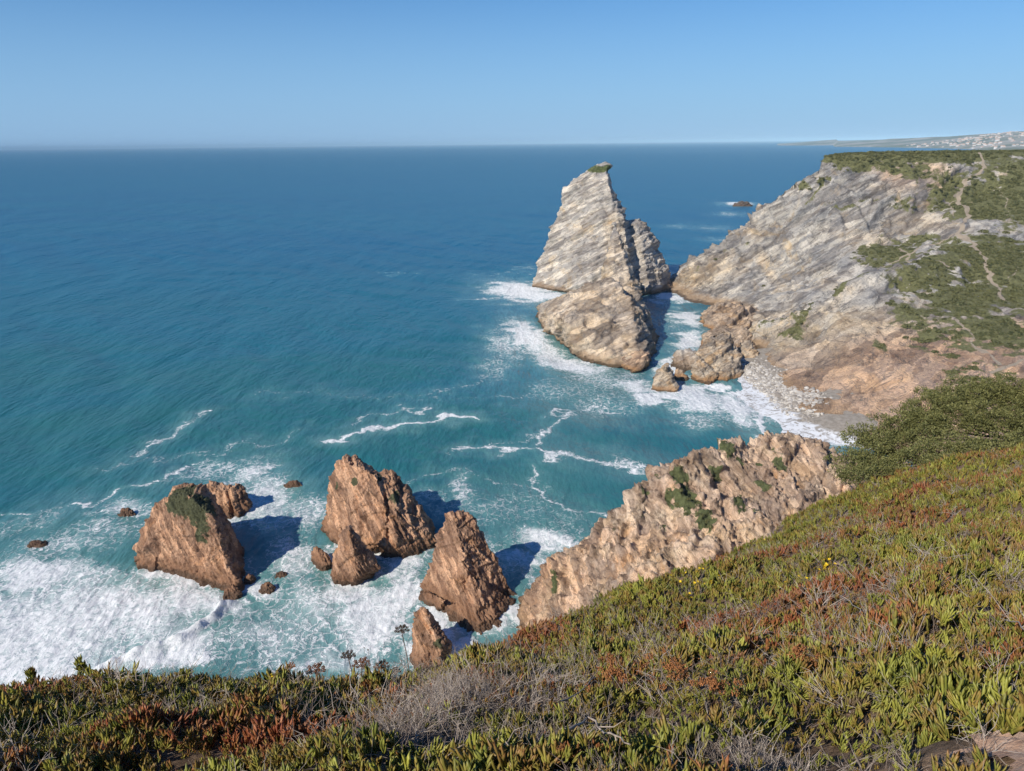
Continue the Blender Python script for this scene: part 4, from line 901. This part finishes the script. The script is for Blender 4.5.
def carpet():
    P_, RO, SC, ID = [], [], [], []
    n = 480000
    Y = .9 + 30 * rng.random(n) ** 1.35; X = rng.uniform(-1, 1, n) * (Y * .80 + 1.2) + .4
    # even density per square metre near by, thinner far away
    dens = np.interp(Y, [1, 4, 10, 20, 31], [900, 520, 210, 115, 80]); pdf = n * (1 / 1.35) * ((Y - .9) / 30) ** (1 / 1.35 - 1) / 30 / (2 * (Y * .8 + 1.2))
    k = rng.random(n) < dens / np.maximum(pdf, 1e-6) ; X, Y = X[k], Y[k]
    # the carpet goes on beyond the picture on both sides
    xe, ye = rng.uniform(-15, 29, 62000), rng.uniform(-1, 33, 62000); ke = np.abs(xe - .4) > np.maximum(ye, .9) * .80 + 1.2
    X, Y = np.concatenate([X, xe[ke]]), np.concatenate([Y, ye[ke]]); wide = np.concatenate([np.ones(len(X) - ke.sum()), np.full(ke.sum(), 1.9)])
    tw = zones(TWIG, X, Y); q = np.stack([X, Y, 0 * X], 1)
    gap = fbm(q / .55, 3, 320)
    k = (rng.random(len(X)) > tw * .86) & (gap > -.42) & (pathmask(X, Y) < .25)
    X, Y, gap, wide = X[k], Y[k], gap[k], wide[k]; n = len(X)
    Z = hfg(X, Y) + rng.uniform(-.02, .07, n) + np.clip(gap, -.2, .4) * .12
    eps = .25; zx = (frbf(X + eps, Y) - frbf(X - eps, Y)) / (2 * eps); zy = (frbf(X, Y + eps) - frbf(X, Y - eps)) / (2 * eps)
    keep = np.hypot(zx, zy) < 2.2; 
    rot = np.stack([rng.normal(0, .28, n) - .25 * np.clip(-zy, -1, 1), rng.normal(0, .28, n), rng.uniform(0, 6.28, n)], 1)
    qq = np.stack([X, Y, 0 * X], 1); sc = rng.uniform(.7, 1.3, n) * np.clip(1 + .9 * perlin(qq / .7, 701) + .4 * perlin(qq / 2.5, 702), .6, 1.6) * np.maximum(np.interp(Y, [1, 6, 14, 30], [.64, .98, 1.35, 1.8]), wide * (wide > 1.1))
    idx = np.where(Y > 10, rng.integers(12, 18, n), rng.integers(0, 12, n))
    ps = [proto('tuft_kind_%02d' % i, tuft(400 + i, 7 + i % 4, 4), ICE) for i in range(12)] + [proto('tuft_kind_%02d' % (12 + i), tuft(430 + i, 8, 2), ICE) for i in range(6)]
    scatter('ice_plant_carpet', np.stack([X, Y, Z], 1)[keep], rot[keep], sc[keep], idx[keep], ps, 'green and red ice plant covering the near slope')
    print('tufts', keep.sum())
carpet()

def tube(path, r0, r1, sides=4):
    path = np.asarray(path, float); n = len(path); V, Fs = [], []
    for i in range(n):
        d = path[min(i + 1, n - 1)] - path[max(i - 1, 0)]; d /= np.linalg.norm(d) + 1e-9
        a = np.cross(d, [.3, .2, .93]); a /= np.linalg.norm(a) + 1e-9; b = np.cross(d, a); r_ = r0 + (r1 - r0) * i / (n - 1)
        for j in range(sides):
            t = 2 * math.pi * j / sides; V.append(path[i] + r_ * (a * math.cos(t) + b * math.sin(t)))
    for i in range(n - 1):
        for j in range(sides): Fs.append((i * sides + j, i * sides + (j + 1) % sides, (i + 1) * sides + (j + 1) % sides, (i + 1) * sides + j))
    return np.array(V), np.array(Fs)
def join(parts):
    V, Fs, o = [], [], 0
    for v, f in parts: V.append(v); Fs.append(f + o); o += len(v)
    return np.concatenate(V), np.concatenate(Fs)
def twigs(seed, n, L_, up=.6, r0=.0028):
    g = np.random.default_rng(seed); ps = []
    for _ in range(n):
        d = g.normal(size=3); d[2] = abs(d[2]) * up + .15; d /= np.linalg.norm(d); p0 = np.array([g.normal(0, .06), g.normal(0, .06), 0]); l = L_ * g.uniform(.4, 1); path = [p0]
        for k in range(4):
            d = d + g.normal(size=3) * .22; d /= np.linalg.norm(d); path.append(path[-1] + d * l / 4)
        ps.append(tube(path, r0 * g.uniform(.6, 1.3), r0 * .3, 3))
        for _ in range(2):
            k = g.integers(1, 4); d2 = d + g.normal(size=3) * .7; d2 /= np.linalg.norm(d2); ps.append(tube([path[k], path[k] + d2 * l * .15, path[k] + d2 * l * .3 + g.normal(size=3) * .01], r0 * .5, r0 * .2, 3))
    v, f = join(ps); return mesh_from('twigs', v, f)
def dry():
    t = NT('dry_grey_twigs'); r_ = t.node('ShaderNodeObjectInfo').outputs['Random']; n = t.noise(t.pos(), 6, 3)
    mt = t.out(t.bsdf(t.mix(t.step(t.math('ADD', t.math('MULTIPLY', r_, .6), t.math('MULTIPLY', n, .5)), .3, .8), (.22, .17, .14), (.52, .45, .385)), .9, .1))
    N = 90000; Y = rng.uniform(1.2, 22, N); X = rng.uniform(-1, 1, N) * (Y * .75 + .5)
    q = np.stack([X, Y, 0 * X], 1); tw = zones(TWIG, X, Y) * .8 + .045 + .05 * (fbm(q / 1.5, 2, 350) > .25)
    k = (rng.random(N) < tw * .55) & (pathmask(X, Y) < .3); X, Y = X[k], Y[k]; n_ = len(X); Z = hfg(X, Y) - .01
    ps = [proto('twig_kind_%d' % i, twigs(500 + i, 22, .26), mt) for i in range(6)]
    scatter('dry_twigs', np.stack([X, Y, Z], 1), np.stack([rng.normal(0, .3, n_), rng.normal(0, .3, n_), rng.uniform(0, 6.28, n_)], 1), rng.uniform(.5, 1.1, n_) * np.interp(Y, [1, 5], [.6, 1.25]), rng.integers(0, 6, n_), ps, 'tangle of dry grey twigs among the ice plant')
    print('twigs', n_)
dry()

# ------------------------------------------------------------------ named plants of the near slope
STEM = simple_mat('brown_stem', (.14, .085, .06)); HEADB = simple_mat('dry_brown_seeds', (.20, .095, .055), .9, .4, 60); HEADG = simple_mat('dry_dark_seeds', (.10, .075, .06), .9, .4, 60); RUST = simple_mat('rusty_dry_flowers', (.36, .16, .065), .9, .4, 40)
GREYW = simple_mat('weathered_wood', (.40, .33, .27), .9, .3, 20); YEL = simple_mat('yellow_petals', (.75, .52, .03), .6, .15, 20); LEAFG = simple_mat('green_stem', (.12, .16, .04))
def grains(cen, r_, n, size, seed, flat=.5):
    g = np.random.default_rng(seed); u = g.normal(size=(n, 3)); u /= np.linalg.norm(u, axis=1)[:, None]; c = np.array(cen) + u * g.uniform(.3, 1, n)[:, None] ** .5 * [r_, r_, r_ * flat]
    V, Fs = [], []
    base = np.array([[1, 0, 0], [-.5, .87, 0], [-.5, -.87, 0], [0, 0, 1.1], [0, 0, -1.1]]); fb = np.array([[0, 1, 3], [1, 2, 3], [2, 0, 3], [1, 0, 4], [2, 1, 4], [0, 2, 4]])
    for i in range(n): V.append(base * size * g.uniform(.6, 1.3) + c[i]); Fs.append(fb + 5 * i)
    return np.concatenate(V), np.concatenate(Fs)
def umbel(label, px, py, pyb, Y, width, mat, seed, pxb=None, rays=14, cup=.35):
    top = at(px, py, Y); bx = at(pxb if pxb is not None else px, pyb, Y); b = np.array([bx[0], Y, hfg(np.array([bx[0]]), np.array([Y]))[0]])
    root = tag(empty('dried_umbel', b), label, 'dried flower', 'dried umbels standing on the edge of the slope')
    t_ = top - b; g = np.random.default_rng(seed); mid = t_ * .5 + g.normal(size=3) * .012
    v, f = tube([np.zeros(3), mid, t_ - [0, 0, width * .35]], .0065, .005, 5); obj('stem', mesh_from('stem', v, f), STEM, root)
    ps, gs = [], []; hub = t_ - [0, 0, width * .35]
    for i in range(rays):
        a = i * 2.4; rr = width / 2 * math.sqrt((i + .5) / rays); e = hub + [rr * math.cos(a), rr * math.sin(a), width * .35 - cup * rr * rr / (width / 2) * .6 + g.uniform(-.1, .1) * width * .3]
        ps.append(tube([hub, (hub + e) / 2 + [0, 0, -.1 * rr], e], .0030, .002, 4)); gs.append(grains(e, width * .12, 44, width * .030, seed + i, .6))
    v, f = join(ps); obj('flower_stalks', mesh_from('stalks', v, f), STEM, root)
    for v, f in gs: obj('seed_cluster', mesh_from('head', v, f), mat, root)
U = 'dried umbel'
umbel('tall dark dried umbel on a long leaning stem, rightmost at the slope edge', 396, 628, 672, 7.6, .17, HEADG, 1, 404)
umbel('dark open dried umbel standing second tallest against the foam', 342, 654, 690, 6.7, .15, HEADG, 2, 350)
umbel('low rust brown dried umbel beside the open dark one', 355, 662, 690, 6.6, .18, HEADB, 3, 352)
umbel('flat wide brown dried umbel left of the tall pair', 309, 668, 692, 6.5, .20, HEADB, 4, 312)
umbel('small round rusty dried umbel, leftmost at the slope edge', 284, 665, 690, 6.5, .10, RUST, 5, 282)
umbel('brown domed dried umbel under the tall leaning stem', 375, 664, 688, 6.9, .16, HEADB, 6, 372)
umbel('short blackish dried umbel near the foot of the tall one', 388, 670, 688, 7.0, .13, HEADG, 7, 388)
def spike(label, px, py, pyb, Y, pxb):
    top = at(px, py, Y); bx = at(pxb, pyb, Y); b = np.array([bx[0], Y, hfg(np.array([bx[0]]), np.array([Y]))[0]]); root = tag(empty('dry_stalk', b), label, 'dry stalk', 'bare dry stalks at the slope edge'); t_ = top - b
    v, f = tube([np.zeros(3), t_ * .5 + [.01, 0, 0], t_], .003, .0012, 4); obj('stem', mesh_from('s', v, f), STEM, root)
    v, f = grains(t_, .008, 14, .005, int(px)); obj('seed_head', mesh_from('h', v, f), HEADG, root)
spike('thin dry stalk with a single bud between the umbels', 362, 650, 690, 6.8, 366); spike('short bent dry stalk just left of the brown domed umbel', 358, 648, 692, 6.9, 364)

def cone_shrub(label, px, py, Y, h, wd, seed):
    top = at(px, py, Y); b = np.array([top[0], Y, top[2] - h]); root = tag(empty('leafy_shoot', b), label, 'plant', 'upright ice plant shoots on the slope edge')
    g = np.random.default_rng(seed); ps = []; tt = []
    v, f = tube([np.zeros(3), [0.01, 0, h * .5], [0, 0, h * .9]], .006, .003, 4); obj('stem', mesh_from('s', v, f), LEAFG, root)
    V, Fc, LC, TT, o = [], [], [], [], 0
    for i in range(110):
        k = g.uniform() ** .8; zz = h * k * .95; rr = wd * (1 - k) * .6 + .01; a = i * 2.4
        fv, ff, ft = finger(g.uniform(.06, .09), .0065, 3, -.2); tl = g.uniform(.2, .8); ca, sa, ct, st = math.cos(a), math.sin(a), math.cos(tl), math.sin(tl)
        x = fv[:, 0] * ct + fv[:, 2] * st; z = -fv[:, 0] * st + fv[:, 2] * ct
        r2 = rr * g.uniform(.2, 1); V.append(np.stack([x * ca - fv[:, 1] * sa + r2 * ca, x * sa + fv[:, 1] * ca + r2 * sa, z + zz], 1)); Fc.append(ff + o); o += len(fv); LC.append(np.full(len(fv), g.uniform())); TT.append(ft)
    me = mesh_from('leaves', np.concatenate(V), np.concatenate(Fc)); add_attr(me, 'lc', np.concatenate(LC)); add_attr(me, 'tip', np.concatenate(TT) * .3); obj('leaves', me, ICE, root)
cone_shrub('tallest green pointed shoot rising above the left edge of the slope', 73, 660, 6.3, .34, .16, 1)
cone_shrub('shorter green pointed shoot at the far left of the slope edge', 24, 672, 6.1, .26, .13, 2)

def rusty(label, px, py, wd, seed):
    c = frbf.hit(px, py + 6, 1, 30); root = tag(empty('dried_flower_clump', c), label, 'dried flowers', 'rusty dried flower clumps')
    g = np.random.default_rng(seed); gs, st = [], []
    for i in range(16):
        e = np.array([g.normal(0, wd * .3), g.normal(0, wd * .3), g.uniform(.12, .2)]); gs.append(grains(e, .026, 40, .0050, seed * 50 + i, .7)); st.append(tube([np.zeros(3), e * .5 + [0, 0, .02], e], .0025, .0012, 3))
    for v, f in gs: obj('flower_head', mesh_from('g', v, f), RUST, root)
    for v, f in st: obj('stem', mesh_from('st', v, f), STEM, root)
rusty('wide rusty orange dried flower clump, leftmost of the four in the lower middle', 608, 690, .22, 1); rusty('rusty dried flower clump beside a pale curved twig', 668, 686, .20, 2); rusty('small round rusty dried flower clump in the lower centre right', 706, 703, .12, 3); rusty('pinkish brown upright dried flower clump right of the other three', 790, 672, .12, 4)

def flower_proto():
    V, Fs, o = [], [], 0; e = np.zeros(3)
    for k in range(12):
        a = k * .5236; d = np.array([math.cos(a), math.sin(a), .25 + .2 * (k % 2)]); s_ = np.array([-math.sin(a), math.cos(a), 0]); L2 = .016 + .004 * (k % 3)
        V += [e, e + d * L2 * .6 + s_ * .005, e + d * L2, e + d * L2 * .6 - s_ * .005]; Fs.append((o, o + 1, o + 2, o + 3)); o += 4
    root = empty('yellow_flower', (0, 0, 0)); obj('petals', mesh_from('p', np.array(V), np.array(Fs)), YEL, root)
    v, f = tube([[0, 0, -.14], [.006, 0, -.07], [0, 0, 0]], .002, .0015, 4); obj('stem', mesh_from('s', v, f), LEAFG, root); return root
YF = flower_proto(); yused = [False]
def yflower(label, px, py, n, wd, seed, group):
    g = np.random.default_rng(seed); c = frbf.hit(px, py, 1, 30)
    for i in range(n):
        x, y = c[0] + g.normal(0, wd), c[1] + g.normal(0, wd); z = hfg(np.array([x]), np.array([y]))[0] + g.uniform(.11, .17)
        if not yused[0]: r_ = YF; yused[0] = True
        else:
            r_ = YF.copy(); col.objects.link(r_)
            for ch in YF.children:
                c2 = ch.copy(); col.objects.link(c2); c2.parent = r_
        r_.location = (x, y, z); r_.rotation_euler = (g.normal(0, .3), g.normal(0, .3), g.uniform(0, 6)); tag(r_, label, 'flower', group)
yflower('yellow flower of the brightest patch on the open right slope', 823, 577, 14, .08, 1, 'yellow flowers of the bright patch'); yflower('yellow flower scattered on the slope just below the rocky spur', 700, 588, 16, .22, 2, 'yellow flowers below the rocky spur'); yflower('yellow flower beside a dry grey twig bush on the slope', 800, 590, 6, .12, 3, 'yellow flowers beside the grey twigs')
yflower('small yellow flower near the left slope edge', 270, 694, 6, .05, 4, 'yellow flowers at the left slope edge'); yflower('yellow flower low on the slope edge under the spur', 690, 600, 5, .15, 5, 'yellow flowers under the spur edge'); yflower('yellow flower high on the slope below the dark bush', 767, 545, 5, .25, 6, 'yellow flowers high on the slope')

def stick(label, pts, r_, seed):
    g = np.random.default_rng(seed); Q = []
    for px, py in pts:
        q = frbf.hit(px, py, 1, 30); Q.append(q + [0, 0, .15 + g.uniform(-.02, .03)])
    c = Q[0].copy(); Q = [q - c for q in Q]; fine = []
    for a, b in zip(Q[:-1], Q[1:]):
        for k in range(4): fine.append(a + (b - a) * k / 4 + g.normal(size=3) * .006)
    fine.append(Q[-1]); v, f = tube(fine, r_, r_ * .4, 6); ps = [(v, f)]
    for k in (3, 6, 9):
        if k < len(fine) - 1:
            d = (fine[k + 1] - fine[k]); d /= np.linalg.norm(d); d = d + g.normal(size=3) * .6; L2 = g.uniform(.1, .25); ps.append(tube([fine[k], fine[k] + d * L2 * .5, fine[k] + d * L2 + g.normal(size=3) * .02], r_ * .5, r_ * .2, 4))
    v, f = join(ps); o = obj('dead_branch', mesh_from('branch', v, f), GREYW, loc=c, smooth=True); tag(o, label, 'branch', 'dead branches lying on the ice plant')
stick('long pale dead branch curving through the slope centre', [(650, 668), (672, 664), (690, 655), (705, 642), (725, 630), (748, 622)], .006, 1)
stick('short pale dead branch above the first rusty flower clump', [(555, 725), (572, 712), (588, 700)], .005, 2)
stick('straight pale dead branch in the lower centre', [(480, 763), (492, 770), (500, 778)], .006, 3)
stick('grey forked dead branch on the middle of the slope', [(842, 600), (835, 612), (850, 628), (856, 634)], .006, 4)
stick('pale dead branch near the bottom right earth patch', [(905, 668), (915, 684), (922, 692)], .006, 5)
stick('reddish dead branch in the dark bottom hollow', [(560, 760), (580, 745), (600, 762), (620, 775)], .007, 6)
stick('thin pale dead branch across the left centre of the slope', [(340, 690), (352, 715), (360, 735)], .004, 7)
stick('thin dead branch lying at the right edge of the slope', [(1022, 668), (1005, 652), (990, 640)], .005, 8)

# ------------------------------------------------------------------ juniper at the top right of the slope
def juniper():
    JM = leaf_mat('juniper_foliage', (.075, .088, .030), (.17, .175, .055), (.32, .30, .11), .9)
    BR = simple_mat('juniper_bark', (.16, .11, .08))
    base = np.array([18.0, 23.0, 0.]); base[2] = frbf(np.array([18.]), np.array([23.]))[0]
    root = tag(empty('juniper_shrub', base), 'wide dark olive juniper bush at the top right of the near slope', 'bush')
    g = np.random.default_rng(77)
    lobes = []
    # outline control: crest of the bush in the picture, with its real distance
    for px, py, Y, r_ in ((845, 466, 21.5, .55), (862, 452, 21.5, .7), (850, 475, 20.5, .5), (880, 436, 22, .8), (872, 460, 20.8, .7), (905, 420, 22.5, .85), (895, 450, 21, .75), (925, 408, 23, .85), (920, 435, 21.5, .8), (948, 400, 23.5, .85), (945, 425, 22, .85), (940, 448, 20, .6), (975, 400, 24, .95),
                          (975, 425, 22, .85), (1005, 402, 24, 1.0), (1000, 425, 22, .85), (1030, 405, 24, 1.1), (1030, 428, 21.5, .85), (1065, 405, 24, 1.2), (1070, 430, 21, .9), (1110, 405, 23.5, 1.2), (965, 445, 19.8, .45), (915, 458, 20, .5), (1000, 440, 20, .4), (1110, 430, 20, .9), (990, 452, 19, .45), (1020, 448, 18.5, .5), (940, 464, 19, .4), (905, 474, 19.5, .4), (1060, 450, 18.5, .6), (885, 468, 20, .45), (862, 475, 19.8, .4)):
        lobes.append((at(px, py, Y), r_))
    cs, us = [], []; sub = []
    for c, r_ in lobes:
        sub.append((c, r_ * .55))
        for _ in range(9):
            d = g.normal(size=3); d[2] = abs(d[2]) * .7; d[1] = -abs(d[1]) if g.random() < .75 else d[1]; d /= np.linalg.norm(d); sub.append((c + d * r_ * [1.0, 1.0, .65], r_ * g.uniform(.18, .40)))
    for c, r_ in sub:
        n = int(3000 * r_ ** 2); u = g.normal(size=(n, 3)); u /= np.linalg.norm(u, axis=1)[:, None]; m = u[:, 2] > -.5; u = u[m]
        rad = 1 + .55 * perlin(u * 1.6 + c, 401) + .35 * perlin(u * 4 + c, 402); keep = (perlin(u * 2.2 + c * 3, 403) > -.10) & (perlin((c + u * r_) * 1.9, 404) > -.27); u = u[keep]; rad = rad[keep]
        # clumped twigs: each seed grows a spray of needles outwards
        p0 = c + u * (rad * r_)[:, None] * [1.1, 1.1, .72]; cs.append(p0); us.append(u)
    c0 = np.concatenate(cs); u0 = np.concatenate(us); V, LC = [], []
    for k in range(7):
        n = len(c0); d = u0 * .8 + g.normal(size=(n, 3)) * .55 + [0, 0, .25]; d /= np.linalg.norm(d, axis=1)[:, None]
        s = np.cross(d, g.normal(size=(n, 3))); s /= np.linalg.norm(s, axis=1)[:, None]; L2 = g.uniform(.035, .085, n)[:, None]; st = c0 + g.normal(size=(n, 3)) * .045
        V.append(np.stack([st, st + d * L2 * .55 + s * L2 * .24, st + d * L2, st + d * L2 * .55 - s * L2 * .24], 1)); LC.append(np.repeat(g.uniform(0, 1, n), 4))
    v = np.concatenate(V).reshape(-1, 3) - base; me = mesh_from('foliage', v, np.arange(len(v)).reshape(-1, 4)); add_attr(me, 'lc', np.concatenate(LC)); obj('foliage', me, JM, root); print('juniper', len(v) // 4)
    # solid dark inner boughs so that light does not leak through
    ps = []
    for i, (c, r_) in enumerate(lobes):
        e = c - base - [0, 0, .15]; m = e * .5 + [0, 0, -.3] + g.normal(size=3) * .15; ps.append(tube([np.array([0, 0, -.2]), m * .5 + [0, 0, -.1], m, e], .07, .02, 5))
        for _ in range(10):
            d = g.normal(size=3); d[2] = abs(d[2]) * .6; d /= np.linalg.norm(d); ps.append(tube([e, e + d * r_ * .5, e + d * r_ * .9], .015, .004, 4))
    v, f = join(ps); obj('trunk', mesh_from('trunk', v, f), BR, root, smooth=True)
juniper()

# ------------------------------------------------------------------ far coast and town
def coast():
    X, Y, f = grid(np.linspace(2500, 24000, 300), np.linspace(6000, 26000, 220)); q = np.stack([X, Y, 0 * X], -1).reshape(-1, 3)
    ang = X / Y
    shore = 6800 + np.clip((.64 - ang), 0, 1) * 26000 + 500 * fbm(q / 1500, 3, 501).reshape(X.shape)   # land begins beyond this distance
    inland = np.clip((Y - shore) / 2500, 0, 1)
    hgt = 60 + np.clip((ang - .45) / .25, 0, 1.2) * 150 + 45 * fbm(q / 1800, 4, 502).reshape(X.shape)
    Z = np.where(Y > shore, 12 + inland * hgt * .9, -20); Z = np.where(ang < .42, -20 + np.clip((Y - 15500) / 2000, 0, 1) * (135 + 40 * fbm(q / 2500, 3, 505).reshape(X.shape)) * np.clip((ang - .33) / .10, 0, 1), Z)
    v = np.stack([X, Y, Z], -1).reshape(-1, 3); v, f, u = prune(v, f, v[f, 2].max(1) > -5); me = mesh_from('coast_hills', v, f)
    t = NT('far_coast_land'); n = t.noise(t.pos(), .0016, 6, .65)
    tag(obj('coast_hills', me, t.out(t.bsdf(t.mix(t.step(n, .42, .62), (.14, .15, .10), (.34, .31, .27)), .9, .1)), smooth=True), 'hazy low coast far beyond the headland', kind='structure')
    def zat(x, y):
        ax = np.linspace(2500, 24000, 300); ay = np.linspace(6000, 26000, 220); i = np.searchsorted(ax, x) - 1; j = np.searchsorted(ay, y) - 1; return Z[j, i]
    # houses: body with a gabled roof
    bm = bmesh.new(); w_, d_, h_ = 22, 16, 12
    vs = [bm.verts.new(p) for p in [(-w_, -d_, -10), (w_, -d_, -10), (w_, d_, -10), (-w_, d_, -10), (-w_, -d_, h_), (w_, -d_, h_), (w_, d_, h_), (-w_, d_, h_)]]
    for q_ in ((0, 1, 5, 4), (1, 2, 6, 5), (2, 3, 7, 6), (3, 0, 4, 7)): bm.faces.new([vs[i] for i in q_])
    wall = bpy.data.meshes.new('house_wall'); bm.to_mesh(wall); bm.free()
    bm = bmesh.new(); e = 2; vs = [bm.verts.new(p) for p in [(-w_ - e, -d_ - e, h_ - 1), (w_ + e, -d_ - e, h_ - 1), (w_ + e, d_ + e, h_ - 1), (-w_ - e, d_ + e, h_ - 1), (-w_ - e, 0, h_ + 8), (w_ + e, 0, h_ + 8)]]
    for q_ in ((0, 1, 5, 4), (2, 3, 4, 5), (0, 4, 3), (1, 2, 5), (3, 2, 1, 0)): bm.faces.new([vs[i] for i in q_])
    roof = bpy.data.meshes.new('house_roof'); bm.to_mesh(roof); bm.free()
    WM = simple_mat('white_house_wall', (.62, .60, .57), .8, .05, .01); RM = simple_mat('terracotta_roof', (.52, .36, .27), .8, .1, .01); wall.materials.append(WM); roof.materials.append(RM)
    g = random.Random(5); n = 0; tries = 0
    while n < 290 and tries < 20000:
        tries += 1; y = g.uniform(6900, 10500); x = y * g.uniform(.50, .74); z = zat(x, y)
        if z < 8 or g.random() > .35 + .65 * math.exp(-((x / y - .60) / .07) ** 2): continue
        o = bpy.data.objects.new('house', wall); col.objects.link(o); o.location = (x, y, z); o.rotation_euler = (0, 0, g.uniform(0, 3.1)); s = g.uniform(.4, .85); o.scale = (s, s, s * g.uniform(.8, 1.5))
        r_ = bpy.data.objects.new('roof', roof); col.objects.link(r_); r_.parent = o
        tag(o, 'tiny white house of the hazy town on the far coast', 'house', 'white houses of the far town'); n += 1
    print('houses', n)
coast()

# ------------------------------------------------------------------ haze: one closed box of even air
def haze():
    bm = bmesh.new(); bmesh.ops.create_cube(bm, size=1.0); me = bpy.data.meshes.new('haze'); bm.to_mesh(me); bm.free()
    t = NT('sea_haze'); pv = t.node('ShaderNodeVolumePrincipled'); pv.inputs['Color'].default_value = (.52, .80, 1, 1); pv.inputs['Density'].default_value = 2.5e-5; pv.inputs['Anisotropy'].default_value = -.4
    m = t.out(None, pv.outputs[0]); m.cycles.homogeneous_volume = True; o = obj('haze', me, m); o.scale = (330000, 330000, 290); o.location = (0, 0, 290 / 2 - 32)
    tag(o, 'thin sea haze between the viewer and the far coast', kind='stuff')
haze()
